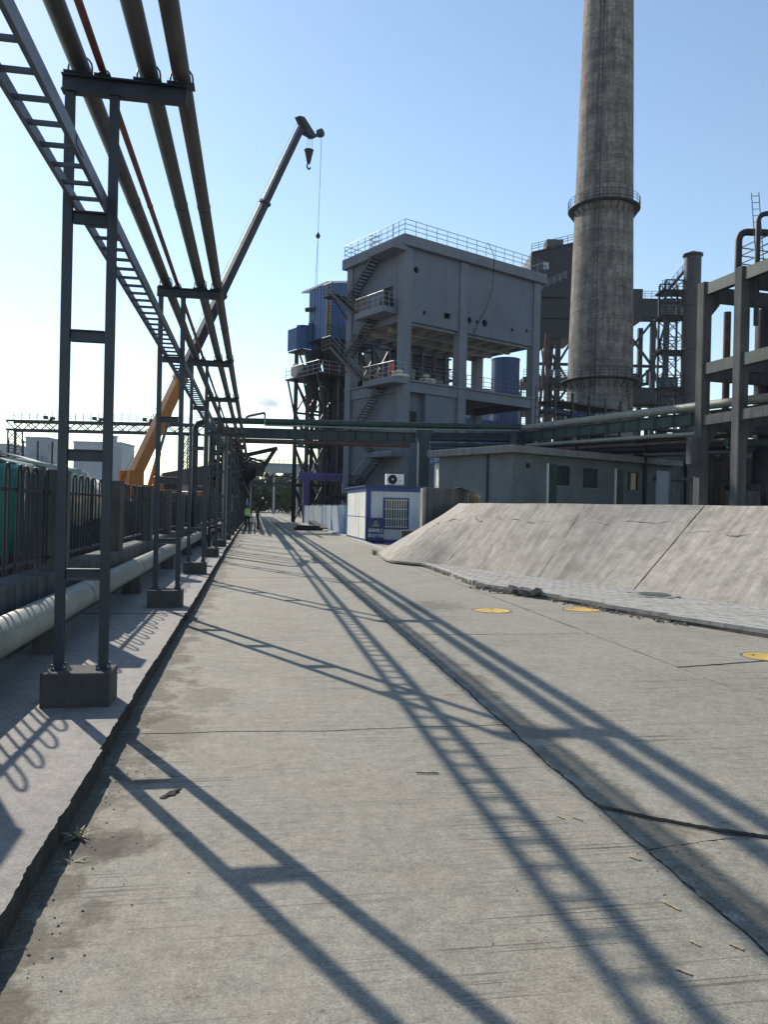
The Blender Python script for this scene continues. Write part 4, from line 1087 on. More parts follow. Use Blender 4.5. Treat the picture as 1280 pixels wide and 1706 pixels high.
MB().tube((-3.2, 0.0, 6.24), (11.2, 0.0, 6.34), 0.17, 16).build('lower_pipe', 'pipe_rust', t, smooth=True)
MB().box(2.9, 3.35, -0.2, 0.2, 5.95, 6.45).build('pipe_clamp', 'pipe_brown', t)
MB().box(11.78, 12.55, -0.35, 0.35, 0, 7.1).build('column', 'steel_teal', t, bevel=0.03)
b = MB().add([(11.5, -0.36, 7.5), (12.85, -0.36, 7.5), (12.85, 0.36, 7.5), (11.5, 0.36, 7.5), (11.78, -0.35, 6.6), (12.55, -0.35, 6.6), (12.55, 0.35, 6.6), (11.78, 0.35, 6.6)], [(0, 1, 2, 3), (0, 4, 5, 1), (1, 5, 6, 2), (2, 6, 7, 3), (3, 7, 4, 0), (7, 6, 5, 4)])
b.build('column_head', 'steel_teal', t)
for z, r in ((6.9, 0.18), (6.45, 0.14), (6.1, 0.16)): MB().tube((12.7, 0.1, z), (19.6, 0.1, z + 0.15), r, 12).build('branch_pipe', 'steel_teal', t, smooth=True)
MB().beam((12.6, 0.3, 7.2), (20.2, 0.3, 7.4), 0.2, 0.35).build('rear_girder', 'steel_dark', t)
for x in (18.8, 20.0): MB().box(x, x + 0.5, -0.25, 0.25, 1.7, 7.5).build('post', 'conc_frame', t)
for y in (-0.1,): MB().box(-3.3, -2.9, -0.3, 0.3, 0, 7.3).build('column', 'steel_teal', t)

# ------------------------------------------------------------------ pipe run on the right, from the bridge end past the concrete frame
A = Vector((20.0, 56.0, 0)); B = Vector((27.6, 25.0, 0)); dr = (B - A).normalized(); nr = Vector((-dr.y, dr.x, 0))
def run(off, z0, z1, s0=0.0, s1=1.0):
    p = A + (B - A) * s0 + nr * off; q = A + (B - A) * s1 + nr * off
    return Vector((p.x, p.y, z0)), Vector((q.x, q.y, z1))
t = thing('pipe_run', 'pale fat pipe on a green girder running above the pump house roof', 'pipe run', (0, 0, 0))
p, q = run(-0.2, 7.95, 7.35); MB().tube(p, q, 0.24, 20).build('main_pipe', 'pipe_pale', t, smooth=True)
for k in (0.06, 0.09, 0.13, 0.5): 
    c = p + (q - p) * k; MB().tube(c - dr * 0.03, c + dr * 0.03, 0.252, 20).build('band', 'galv', t)
p, q = run(-0.15, 7.28, 6.70); MB().ibeam(p, q, 0.34, 0.7, 0.03).build('girder', 'steel_green', t)
for k in range(22):
    c = p + (q - p) * (0.03 + k * 0.045); MB().beam(c - nr * 0.14 - Vector((0, 0, 0.31)), c - nr * 0.14 + Vector((0, 0, 0.31)), 0.02, 0.12).build('stiffener', 'steel_green', t)
for off, z0, z1, r, m in ((-0.25, 6.6, 6.05, 0.13, 'pipe_pale'), (0.2, 6.4, 5.9, 0.2, 'steel_dark'), (-0.35, 6.2, 5.6, 0.1, 'pipe_rust'), (0.5, 6.0, 5.4, 0.22, 'steel_dark'), (0.1, 5.6, 5.0, 0.12, 'pipe_brown'), (0.9, 5.7, 5.2, 0.25, 'steel_dark')):
    p, q = run(off, z0, z1, 0.02, 0.62); MB().tube(p, q, r, 12).build('side_pipe', m, t, smooth=True)
for s_ in (0.02, 0.22, 0.40, 0.62, 0.8):
    c = A + (B - A) * s_
    MB().beam(c + nr * 0.2 + Vector((0, 0, 1.7)), c + nr * 0.2 + Vector((0, 0, 6.9)), 0.18, 0.18).build('post', 'steel_dark', t)
    for z in (5.2, 6.0): MB().beam(c - nr * 0.7 + Vector((0, 0, z)), c + nr * 1.2 + Vector((0, 0, z)), 0.12, 0.15).build('bearer', 'steel_dark', t)
# upright ladder cage at the bend
t = thing('caged_ladder', 'rusty caged ladder frame standing at the bend of the pipe run', 'ladder', (20.6, 54.6, 1.7))
b = MB()
for x, y in ((0, 0), (0.9, 0), (0, 0.9), (0.9, 0.9)): b.beam((x, y, 0), (x, y, 9.4), 0.07, 0.07)
b.build('uprights', 'pipe_rust', t)
for k in range(14): MB().box(-0.04, 0.94, -0.04, 0.0, k * 0.7, k * 0.7 + 0.05).box(-0.04, 0.0, 0, 0.94, k * 0.7, k * 0.7 + 0.05).build('ring', 'pipe_rust', t)
# ================================================================== SITE CABIN and things round it
SA = R(27.2)
t = thing('site_cabin', 'white and blue site cabin with barred window beside the bank', 'cabin', (5.17, 36.0, 0.0), R(2.0))
cw, cl, ch = 3.0, 6.0, 2.62
MB().box(0.05, cw - 0.05, 0.05, cl - 0.05, 0.14, ch - 0.12).build('core', 'cabin_grey', t)
MB().box(-0.02, cw + 0.02, -0.02, cl + 0.02, 0.0, 0.16).build('bottom_frame', 'blue_trim', t)
MB().box(-0.05, cw + 0.05, -0.06, cl + 0.05, ch - 0.16, ch + 0.04).build('roof_frame', 'blue_trim', t)
MB().box(-0.14, cw + 0.06, -0.16, cl + 0.1, ch + 0.04, ch + 0.09).build('roof_sheet', 'blue_trim', t)
for x, y in ((0, 0), (cw, 0), (0, cl), (cw, cl)):
    MB().box(x - 0.03 if x == 0 else x - 0.17, x + 0.17 if x == 0 else x + 0.03, y - 0.03 if y == 0 else y - 0.17, y + 0.17 if y == 0 else y + 0.03, 0.16, ch - 0.16).build('corner_post', 'blue_trim', t)
for k in range(6):
    y0 = 0.2 + k * 0.935
    MB().box(-0.012, 0.05, y0, y0 + 0.915, 0.18, ch - 0.18).build('wall_panel', 'cabin_white', t)
MB().box(-0.02, -0.012, 0.2, 5.8, 1.2, 1.235).build('trim', 'board', t)
for a, c in ((0.2, 0.78), (2.05, 2.8)):
    MB().box(a, c, 0.0, 0.05, 0.18, ch - 0.18).build('wall_panel', 'cabin_grey', t)
MB().box(0.79, 2.04, 0.0, 0.05, 0.18, 0.66).build('wall_panel', 'cabin_grey', t)
MB().box(0.79, 2.04, 0.0, 0.05, 2.16, ch - 0.18).build('wall_panel', 'cabin_grey', t)
w = MB().box(0.80, 0.86, -0.05, 0.04, 0.68, 2.14).box(1.97, 2.03, -0.05, 0.04, 0.68, 2.14).box(0.86, 1.97, -0.05, 0.04, 2.08, 2.14).box(0.86, 1.97, -0.05, 0.04, 0.68, 0.74).build('window', 'blue_trim', t)
MB().box(0.86, 1.97, 0.035, 0.045, 0.74, 2.08).build('pane', 'glass', w)
for k in range(9): MB().tube((0.93 + k * 0.12, -0.07, 0.72), (0.93 + k * 0.12, -0.07, 2.1), 0.014, 6).build('bar', 'cabin_white', w)
for z in (0.78, 1.16, 1.62, 2.04): MB().tube((0.84, -0.075, z), (1.99, -0.075, z), 0.014, 6).build('bar', 'cabin_white', w)
for y in (0.4, 5.6): MB().path([(0.0 + y * 0.4, -0.02, ch + 0.09), (0.0 + y * 0.4, -0.02, ch + 0.2), (0.15 + y * 0.4, -0.02, ch + 0.2), (0.15 + y * 0.4, -0.02, ch + 0.09)], 0.012, 6).build('lifting_eye', 'steel_dark', t)
# air conditioner on the roof
t = thing('air_conditioner', 'white outdoor air conditioner unit on the cabin roof', 'air conditioner', (6.14, 36.35, 2.71), R(2))
MB().box(0, 0.86, 0, 0.32, 0.06, 0.58).build('case', 'cabin_white', t, bevel=0.02)
for x in (0.1, 0.7): MB().box(x, x + 0.06, 0.02, 0.3, 0.0, 0.06).build('foot', 'steel_dark', t)
o = MB().lathe([(0.215, 0), (0.225, 0.015), (0.2, 0.02), (0.05, 0.022)], n=28).build('fan_grille', 'black', t); o.rotation_euler = (R(90), 0, 0); o.location = (0.30, -0.002, 0.32)
b = MB()
for k in range(5): b.path([((0.05 + 0.04 * k) * math.cos(a), -0.026, (0.05 + 0.04 * k) * math.sin(a)) for a in [j * math.pi / 10 for j in range(21)]], 0.004, 4)
b.build('grille_rings', 'steel_dark', t).location = (0.30, 0, 0.32)
o = MB().lathe([(0.045, 0), (0.045, 0.03), (0.01, 0.032)], n=14).build('fan_hub', 'sign_white', t); o.rotation_euler = (R(90), 0, 0); o.location = (0.30, -0.01, 0.32)
o = MB().lathe([(0.03, 0), (0.03, 0.01), (0.01, 0.012)], n=14).build('badge', 'steel_dark', t); o.rotation_euler = (R(90), 0, 0); o.location = (0.68, -0.002, 0.28)
# construction sign
t = thing('road_sign_board', 'blue folding road works sign with yellow triangle in front of the cabin', 'sign', (5.20, 35.6, 0.0), R(-3))
for x in (0.0, 0.72): 
    MB().tube((x, 0, 0), (x, 0.12, 1.24), 0.014, 6).build('leg', 'steel_dark', t)
    MB().tube((x, 0.42, 0), (x, 0.12, 1.24), 0.012, 6).build('back_leg', 'steel_dark', t)
tilt = -math.atan2(0.12, 1.24)
pn = MB().box(0.0, 0.72, -0.012, 0.0, 0.20, 1.20).build('panel', 'sign_blue', t); pn.rotation_euler = (tilt, 0, 0)
def tri_ring(cx, cz, r, r2):
    b = MB(); o_ = [(cx + r * math.sin(a), cz + r * math.cos(a)) for a in (0, 2.0944, 4.18879)]; i_ = [(cx + r2 * math.sin(a), cz + r2 * math.cos(a)) for a in (0, 2.0944, 4.18879)]
    vs = [(x, -0.0155, z) for x, z in o_ + i_]
    return b.add(vs, [(k, 3 + k, 3 + (k + 1) % 3, (k + 1) % 3) for k in range(3)])
tri_ring(0.36, 0.90, 0.19, 0.155).build('triangle_border', 'sign_yellow', pn)
b = MB().path([(0.34, -0.016, 0.83), (0.36, -0.016, 0.90), (0.33, -0.016, 0.95)], 0.012, 5).path([(0.36, -0.016, 0.90), (0.41, -0.016, 0.86)], 0.010, 5)
b.path([(0.40, -0.016, 0.83), (0.33, -0.016, 0.825)], 0.014, 5)
b.build('worker_symbol', 'sign_yellow', pn)
def text_mesh(s, size, m, name='lettering'):
    cu = bpy.data.curves.new(name, 'FONT'); cu.body = s; cu.size = size; cu.align_x = 'CENTER'; cu.align_y = 'CENTER'; cu.extrude = 0.001
    to = bpy.data.objects.new(name, cu); col.objects.link(to)
    dg = bpy.context.evaluated_depsgraph_get(); me = bpy.data.meshes.new_from_object(to.evaluated_get(dg))
    bpy.data.objects.remove(to, do_unlink=True); me.materials.clear(); me.materials.append(M[m]); me.name = name
    return me
for s, z in (('\u9053\u8def\u65bd\u5de5', 0.60), ('\u9760\u5de6\u884c\u9a76', 0.36)):
    o = inst('lettering', text_mesh(s, 0.185, 'sign_white'), pn, (0.36, -0.015, z), (R(90), 0, 0))

# corrugated hoarding along the road
hoard = thing('site_hoarding', 'faded white and blue corrugated sheet hoarding along the road', 'hoarding', (5.42, 42.2, 0.0))
rg = random.Random(9)
k = 0; y = 0.0; msel = ['sheet_sky', 'sheet_sky', 'sheet_blue', 'sheet_blue', 'sheet_blue']
while y < 34:
    x0 = -0.018 * (y + 0.86); x1 = -0.018 * y
    m = msel[k] if k < 5 else rg.choice(['sheet_white', 'sheet_white', 'sheet_white', 'sheet_sky'])
    MB().corr((x0 + rnd(0.012), y + 0.86), (x1 + rnd(0.012), y), 0.02 + rnd(0.015), 1.78 + rnd(0.05), 0.19, 0.03, 0.012).build('sheet', m, hoard)
    y += 0.9; k += 1
for yy in range(0, 35, 3): MB().beam((0.12 - 0.018 * yy, yy, 0), (0.12 - 0.018 * yy, yy, 1.7), 0.06, 0.06).build('post', 'steel_dark', hoard)
# kerb slab line below hoarding and cabin
kb = MB().prism([(4.75, 27.5), (5.02, 27.5), (5.25, 44), (4.7, 77), (4.45, 77), (4.95, 44)], -0.05, 0.09).build('kerb_line', 'kerb', kind='structure')
# purple portal
t = thing('portal_frame', 'purple painted steel portal frame behind the hoarding', 'portal', (4.2, 77.4, 0.0), R(0))
MB().box(0.0, 5.2, 0, 0.6, 4.32, 5.1).build('beam', 'purple', t, bevel=0.02)
MB().box(0.48, 1.12, 0.02, 0.58, 0.0, 4.32).build('post', 'purple', t, bevel=0.02)
MB().box(4.4, 5.0, 0.02, 0.58, 0.0, 4.32).build('post', 'purple', t, bevel=0.02)
# black plates lying on the road
t = thing('steel_plate_stack', 'black steel plates lying on the road below the hoarding', 'steel plates', (2.75, 54.6, 0.0), R(3))
MB().box(0, 1.9, 0, 1.2, 0.0, 0.22).build('plate', 'black', t)
MB().box(0.15, 1.8, 0.1, 1.1, 0.222, 0.34).build('plate', 'black', t)
t = thing('steel_ramp', 'black sloping steel ramp leaning beside the hoarding', 'ramp', (4.1, 55.0, 0.0))
b = MB().add([(0, 5.0, 0.42), (0.6, 5.0, 0.42), (1.05, 0, 0), (0.55, 0, 0), (0, 5.0, 0.6), (0.6, 5.0, 0.6), (1.05, 0, 0.16), (0.55, 0, 0.16)], [(0, 1, 2, 3), (7, 6, 5, 4), (0, 3, 7, 4), (3, 2, 6, 7), (2, 1, 5, 6), (1, 0, 4, 5)])
b.build('deck', 'black', t)
for x, y, z in ((0.1, 4.9, 0.42), (0.5, 4.9, 0.42)): MB().tube((x, y, 0), (x, y, z), 0.05, 6).build('leg', 'black', t)

# ------------------------------------------------------------------ wall stub, bush on the bank
t = thing('retaining_wall', 'stained concrete wall stub at the end of the bank, shade painted into its front', 'wall', (6.1, 27.45, 0.0), R(4))
MB().box(0, 1.6, 0.0, 0.32, 0, 2.42).build('wall', 'conc_dark', t, bevel=0.015)  # darkness of the shaded face is put into the wall's colour
MB().box(-0.12, 0.0, -0.02, 0.3, 0, 2.40).build('edge_pier', 'conc', t, bevel=0.01)
for x in (0.3, 1.2): MB().path([(x, 0.15, 2.42), (x, 0.15, 2.5), (x + 0.16, 0.15, 2.5), (x + 0.16, 0.15, 2.42)], 0.012, 6).build('lifting_loop', 'steel_dark', t)
MB().add([(1.2, -0.2, 2.47), (1.8, -0.3, 2.28), (1.85, 0.3, 2.27), (1.25, 0.4, 2.46)], [(0, 1, 2, 3)]).build('cover_sheet', 'galv', t).modifiers.new('t', 'SOLIDIFY').thickness = 0.01
t = thing('rubble_step', 'low broken concrete step below the wall stub', 'step', (5.2, 27.3, 0.0))
MB().prism([(0, 0), (0.9, 0.1), (0.95, 0.6), (0.1, 0.6)], 0, 0.85).build('block', 'conc_dark', t)
tuft('grass_clump', 'round dry grass clump on top of the bank beside the wall stub', (7.95, 27.6, 1.80), 520, 0.52, 0.42, 'dry_grass', 'grass', seed=8)
tuft('grass_clump', 'small dark weed clump at the foot of the bank', (4.15, 26.7, 0.0), 60, 0.3, 0.3, 'weed', 'weed', seed=9)

# ------------------------------------------------------------------ pump house
t = thing('pump_house', 'low grey pump house with flat overhanging roof behind the bank', 'building', (13.08, 38.39, 1.78), SA)
pw, pd_ = 15.4, 6.4
def wallholes(b, x0, x1, z0, z1, y, holes, th=0.25):
    """front wall with rectangular openings, thickness behind it; holes sorted by x"""
    cur = x0
    for (a, c, d, e) in holes:
        if a > cur: b.box(cur, a, y, y + th, z0, z1)
        b.box(a, c, y, y + th, z0, d); b.box(a, c, y, y + th, e, z1); cur = c
    b.box(cur, x1, y, y + th, z0, z1)
wins = [(4.0, 5.1, 1.35, 2.45), (6.25, 7.55, 1.30, 2.42), (10.35, 11.45, 1.28, 2.4)]
b = MB(); wallholes(b, 0.5, pw - 0.5, 0, 2.93, 0.5, wins); b.build('front_wall', 'pump_wall', t)
MB().box(0.5, 0.75, 0.752, pd_, 0, 2.93).build('side_wall', 'pump_wall', t)
MB().box(0.752, pw - 0.5, pd_ - 0.25, pd_, 0, 2.93).build('rear_wall', 'pump_wall', t)
MB().box(pw - 0.75, pw - 0.502, 0.752, pd_ - 0.252, 0, 2.93).build('side_wall', 'pump_wall', t)
MB().box(0, pw, 0, pd_ + 0.5, 2.935, 3.31).build('roof', 'pump_roof', t, bevel=0.02)
for a, c, d, e in wins:
    w = MB().box(a, a + 0.05, 0.56, 0.62, d, e).box(c - 0.05, c, 0.56, 0.62, d, e).box(a + 0.05, c - 0.05, 0.56, 0.62, d, d + 0.05).box(a + 0.05, c - 0.05, 0.56, 0.62, e - 0.05, e).build('window', 'steel_dark', t)
    MB().box(a + 0.05, c - 0.05, 0.60, 0.61, d + 0.05, e - 0.05).build('pane', 'glass', w)
    n = 5
    for k in range(n): MB().tube((a + (c - a) * (k + 1) / (n + 1), 0.53, d), (a + (c - a) * (k + 1) / (n + 1), 0.53, e), 0.014, 6).build('bar', 'steel_dark', w)
    MB().box(a - 0.06, c + 0.06, 0.44, 0.5, d - 0.08, d).build('sill', 'pump_roof', w)
for x in (3.25, 9.2):
    d_ = MB().box(x, x + 0.72, 0.44, 0.5, 0, 2.5).build('door', 'steel_green', t)
    MB().box(x - 0.08, x, 0.40, 0.5, 0, 2.52).build('jamb', 'cabin_white', d_)
MB().path([(0.44, 2.3, 2.93), (0.44, 2.3, 0)], 0.06, 8).build('downpipe', 'steel_dark', t)
for x, z in ((1.55, 2.2), (13.0, 1.95)): MB().box(x, x + 0.22, 0.42, 0.5, z, z + 0.25).build('wall_lamp', 'black', t)
MB().box(pw - 2.2, pw - 0.9, 0.40, 0.5, 0, 2.6).build('notice_board', 'far_pale', t)

# pale hut with blue roof between pump house and bridge column
t = thing('gate_hut', 'small pale hut with blue roof behind the pump house', 'hut', (12.7, 50.5, 1.78), 0)
MB().box(0, 6.0, 0, 4, 0, 3.2).build('wall', 'cabin_white', t)
MB().box(-0.3, 6.3, -0.3, 4.3, 3.2, 3.9).build('roof', 'blue_clad', t)
MB().box(0.75, 1.1, -0.06, 0.0, 1.9, 2.35).build('lamp', 'black', t)

# ------------------------------------------------------------------ concrete frame on the right
FA = R(6)
t = thing('concrete_frame', 'tall weathered concrete frame carrying pipes and a railed deck', 'concrete frame', (22.78, 36.95, 1.78), FA)
# local: x right, y away from camera along the road-ish direction
def colm(x, y, h, w=0.56):
    b = MB().box(x - w / 2, x + w / 2, y - w / 2, y + w / 2, 0, h)
    return b.build('column', 'conc_frame', t, bevel=0.03)
rows = [0.0, -2.75, -6.0]
for y in rows:
    colm(0, y, 11.9, 0.52); colm(6.2, y, 11.9, 0.52)
for z, h, m in ((11.2, 0.58, 'steel_green'), (7.1, 0.58, 'steel_green'), (4.5, 0.5, 'conc_frame')):
    for x in (0.0, 6.2):
        for a, c in zip(rows[:-1], rows[1:]): MB().box(x - 0.17, x + 0.17, c + 0.285, a - 0.285, z, z + h).build('beam', m, t)
    for y in rows: MB().box(0.285, 5.915, y - 0.2, y + 0.2, z - 0.25, z + h - 0.1).build('cross_beam', 'conc_frame', t)
for y in rows:
    for z in (3.55, 10.2):
        MB().add([(0.285, y - 0.22, z + 0.9), (0.75, y - 0.22, z + 0.9), (0.75, y - 0.22, z + 0.55), (0.285, y - 0.22, z), (0.285, y + 0.22, z + 0.9), (0.75, y + 0.22, z + 0.9), (0.75, y + 0.22, z + 0.55), (0.285, y + 0.22, z)], [(0, 1, 2, 3), (7, 6, 5, 4), (0, 4, 5, 1), (1, 5, 6, 2), (2, 6, 7, 3), (3, 7, 4, 0)]).build('corbel', 'conc_frame', t)
MB().add([(-0.285, -0.22, 3.9), (-0.75, -0.22, 3.9), (-0.75, -0.22, 2.5), (-0.285, -0.22, 1.9), (-0.285, 0.22, 3.9), (-0.75, 0.22, 3.9), (-0.75, 0.22, 2.5), (-0.285, 0.22, 1.9)], [(3, 2, 1, 0), (4, 5, 6, 7), (1, 5, 4, 0), (2, 6, 5, 1), (3, 7, 6, 2), (0, 4, 7, 3)]).build('corbel', 'conc_frame', t)
MB().box(0.6, 5.8, -6.3, -1.6, 11.92, 12.06).build('deck', 'steel_dark', t)
railing(t, [(0.7, -6.2, 12.06), (0.7, -1.7, 12.06), (5.7, -1.7, 12.06)], 1.2, 1.1, 'rail_dark', 0.03, 3)
MB().path([(0.35, -3.3, 9.0), (0.35, -3.3, 14.0), (0.37, -3.32, 14.12), (0.42, -3.36, 14.22), (0.50, -3.42, 14.28), (0.6, -3.5, 14.3), (5, -6.8, 14.0)], 0.12, 12).build('bent_pipe', 'steel_dark', t, smooth=True)
MB().path([(0.05, -2.35, 11.8), (0.05, -2.35, 13.35), (0.07, -2.37, 13.5), (0.13, -2.42, 13.62), (0.24, -2.50, 13.7), (0.36, -2.6, 13.7), (5, -5.8, 12.9)], 0.17, 12).build('bent_pipe', 'steel_dark', t, smooth=True)
l_ = MB().tube((0.55, -3.0, 12.0), (0.3, -2.85, 15.5), 0.022, 6).tube((0.85, -3.15, 12.0), (0.6, -3.0, 15.5), 0.022, 6)
l_ = l_.build('ladder', 'rail_dark', t)
for k in range(11):
    f_ = (k + 0.5) / 11; MB().tube((0.55 - 0.25 * f_, -3.0 + 0.15 * f_, 12 + 3.5 * f_), (0.85 - 0.25 * f_, -3.15 + 0.15 * f_, 12 + 3.5 * f_), 0.018, 5).build('rung', 'rail_dark', l_)
MB().tube((3.3, -5.0, 12.5), (3.3, -5.0, 14.2), 0.7, 18).build('vessel', 'steel_dark', t)
for x, y, r, m in ((3.2, 2.2, 0.2, 'pipe_rust'), (3.8, 2.0, 0.16, 'pipe_pale'), (4.9, 1.2, 0.55, 'steel_dark')): MB().tube((x, y, 0), (x, y, 11.2), r, 14).build('riser_pipe', m, t, smooth=True)
MB().tube((0.5, -1.2, 3.6), (9, -1.2, 3.75), 0.2, 14).build('side_pipe', 'steel_green', t, smooth=True)
MB().box(2.4, 9, 2.6, 2.9, 0, 3.2).build('screen_wall', 'conc_dark', t)
MB().box(2.0, 3.4, -0.4, 0.6, 0, 1.2).box(3.8, 8, -0.6, 1.2, 0, 1.6).build('plant_base', 'conc_dark', t)
b = MB()
for k in range(8): b.beam((2.1 + k * 0.16, 0.8, 3.0 - k * 0.3), (2.1 + k * 0.16, 1.6, 3.0 - k * 0.3), 0.2, 0.04)
b.beam((2.0, 0.8, 3.2), (3.3, 0.8, 0.8), 0.05, 0.2); b.beam((2.0, 1.6, 3.2), (3.3, 1.6, 0.8), 0.05, 0.2)
b.build('stair', 'steel_dark', t)
# dark plant wall filling behind the frame
t = thing('process_hall', 'dark steel process hall behind the concrete frame', 'hall', (31, 56, 1.78), R(12))
MB().box(0, 22, 0, 10, 0, 5.2).build('wall', 'board', t)
for k in range(9): MB().box(-0.2 + k * 2.7, 0.1 + k * 2.7, -0.25, -0.02, 0, 7.2).build('column', 'steel_dark', t)
for z in (2.6, 5.3, 7.0): MB().box(-0.3, 22, -0.22, -0.04, z, z + 0.25).build('girt', 'steel_dark', t)
for z, r in ((4.2, 0.3), (5.9, 0.22), (6.4, 0.16)): MB().tube((-1, -0.6, z), (22, -0.6, z), r, 12).build('pipe', 'steel_dark', t)

# ================================================================== NEW CONCRETE BUILDING
t = thing('new_building', 'unfinished grey concrete building with closed top storey and open middle floor', 'building', (11.69, 62.45, 0.0), SA)
BW, BD = 16.4, 8.5
cols_x = [(0, 0.85), (6.2, 7.1), (15.5, 16.4)]
for x0, x1 in cols_x:
    for y0, y1 in ((0, 0.85), (BD - 0.85, BD)):
        MB().box(x0, x1, y0, y1, 0, 23.2).build('column', 'plaster_col', t, bevel=0.03)
def hole_wall(b, x0, x1, z0, z1, y, holes, th=0.25):
    """upright wall in the xz plane with round or square holes: (cx, cz, r, sides)"""
    def quad(a, c, d, e):
        b.box(a, c, y, y + th, d, e)
    cur = x0
    for (cx, cz, rx, rz, n) in sorted(holes):
        sx, sz = rx * 1.15, rz * 1.15
        quad(cur, cx - sx, z0, z1); quad(cx - sx, cx + sx, z0, cz - sz); quad(cx - sx, cx + sx, cz + sz, z1)
        pts = []
        for k in range(n):
            a = 2 * math.pi * (k + 0.5) / n
            if n == 4: pts.append((cx + rx * (1 if math.cos(a) > 0 else -1), cz + rz * (1 if math.sin(a) > 0 else -1)))
            else: pts.append((cx + rx * math.cos(a), cz + rz * math.sin(a)))
        outp = []
        for k in range(n):
            dx, dz = pts[k][0] - cx, pts[k][1] - cz; s_ = 1 / max(abs(dx) / sx, abs(dz) / sz); outp.append((cx + dx * s_, cz + dz * s_))
        vs = [(p[0], y, p[1]) for p in pts] + [(p[0], y, p[1]) for p in outp] + [(p[0], y + th, p[1]) for p in pts]
        fs = []
        for k in range(n):
            k2 = (k + 1) % n
            fs += [(k, k2, n + k2, n + k), (k2, k, 2 * n + k, 2 * n + k2)]
        base = len(b.v); b.add(vs, fs)
        # fill the square's corners
        for qx in (-1, 1):
            for qz in (-1, 1):
                c_ = (cx + sx * qx, cz + sz * qz)
                for k in range(n):
                    k2 = (k + 1) % n; p, q = outp[k], outp[k2]
                    if (abs(abs(p[0] - cx) - sx) < 1e-6) != (abs(abs(q[0] - cx) - sx) < 1e-6) and (p[0] - cx) * qx > -1e-6 and (p[1] - cz) * qz > -1e-6 and (q[0] - cx) * qx > -1e-6 and (q[1] - cz) * qz > -1e-6:
                        b.add([(p[0], y, p[1]), (q[0], y, q[1]), (c_[0], y, c_[1])], [(0, 1, 2)])
        cur = cx + sx
    quad(cur, x1, z0, z1)
b = MB(); hole_wall(b, 0.85, 6.2, 17.2, 23.2, 0.16, [(1.36, 21.55, 0.27, 0.27, 20), (2.32, 18.15, 0.16, 0.16, 4), (4.88, 18.3, 0.36, 0.24, 4)]); b.build('front_wall', 'plaster', t)
b = MB(); hole_wall(b, 7.1, 15.5, 17.2, 23.2, 0.16, [(7.48, 18.35, 0.28, 0.28, 20), (8.35, 18.35, 0.15, 0.15, 4), (9.32, 18.4, 0.32, 0.32, 20), (12.77, 18.33, 0.16, 0.16, 14), (14.74, 18.55, 0.17, 0.17, 14)]); b.build('front_wall', 'plaster', t)
MB().box(0.5, 15.9, 2.2, 2.3, 17.4, 23.1).build('dark_liner', 'dark_in', t)  # dark sheet behind the holes, the interior shade put into its colour
# left wall of the closed storey with door opening
b = MB().box(0.16, 0.41, 0.85, 1.75, 17.2, 23.2).box(0.16, 0.41, 3.1, 7.65, 17.2, 23.2).box(0.16, 0.41, 1.75, 3.1, 20.35, 23.2).box(0.16, 0.41, 1.75, 3.1, 17.2, 18.3)
b.build('side_wall', 'plaster', t)
MB().box(0.42, 0.5, 0.9, 7.6, 17.5, 23).build('dark_liner', 'dark_in', t)  # dark sheet behind the side door, shade in its colour too
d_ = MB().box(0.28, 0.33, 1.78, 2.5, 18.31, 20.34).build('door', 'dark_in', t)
MB().box(15.9, 16.2, 0.85, 7.65, 17.2, 23.2).build('side_wall', 'plaster', t)
MB().box(0.85, 15.5, 8.1, 8.35, 17.2, 23.2).build('rear_wall', 'plaster', t)
MB().box(0.42, 15.88, 0.42, 8.08, 17.42, 17.62).build('floor_slab', 'floor_pale', t)
for x in (1.9, 3.6, 5.0, 8.6, 10.3, 12.0, 13.7): MB().box(x, x + 0.25, 0.45, 8.05, 16.98, 17.415).build('floor_beam', 'floor_pale', t)
for y in (2.9, 5.4): MB().box(0.9, 15.4, y, y + 0.35, 16.85, 17.41).build('floor_beam', 'floor_pale', t)
for y0, y1 in ((0.2, 0.6), (BD - 0.6, BD - 0.2)): MB().box(0.86, 15.49, y0 + 0.22, y1 + 0.1, 16.95, 17.19).build('edge_beam', 'plaster_col', t)
b = MB().box(-0.35, BW + 0.4, -0.35, BD + 0.35, 23.2, 24.1); b.build('cornice', 'plaster_col', t, bevel=0.03)
# middle floor
MB().box(0.12, BW - 0.12, 0.12, BD - 0.12, 12.225, 12.355).build('floor_slab', 'floor_pale', t)
for bx in ((-0.05, BW + 0.05, -0.08, 0.118), (-0.05, BW + 0.05, BD - 0.118, BD + 0.05), (-0.05, 0.118, 0.12, BD - 0.12), (BW - 0.118, BW + 0.05, 0.12, BD - 0.12)): MB().box(*bx, 12.22, 12.36).build('slab_edge', 'plaster_col', t)
MB().box(0.85, 6.2, 0.1, 0.6, 11.4, 12.22).box(7.1, 15.5, 0.1, 0.6, 11.4, 12.22).build('edge_beam', 'plaster_col', t)
MB().box(0.12, 0.6, 0.85, 7.65, 11.35, 12.22).build('edge_beam', 'plaster_col', t)
MB().box(7.1, 15.5, 7.8, 8.3, 11.4, 12.22).box(15.8, 16.2, 0.85, 7.65, 11.4, 12.22).build('edge_beam', 'plaster_col', t)
for x in (9.2, 11.3, 13.4): MB().box(x, x + 0.3, 0.6, 7.8, 11.75, 12.215).build('floor_beam', 'floor_pale', t)
b = MB().box(2.75, 6.2, 0.3, 0.5, 0, 11.4).box(0.85, 2.75, 0.9, 1.1, 0, 11.4).box(2.75, 2.9, 0.5, 0.9, 0, 11.4)
b.build('lower_wall', 'plaster', t)
MB().box(0.3, 0.5, 0.86, 7.64, 0, 11.35).build('lower_side_wall', 'plaster', t)
MB().box(6.3, 6.5, 0.86, 7.64, 0, 11.35).build('lower_side_wall', 'plaster', t)
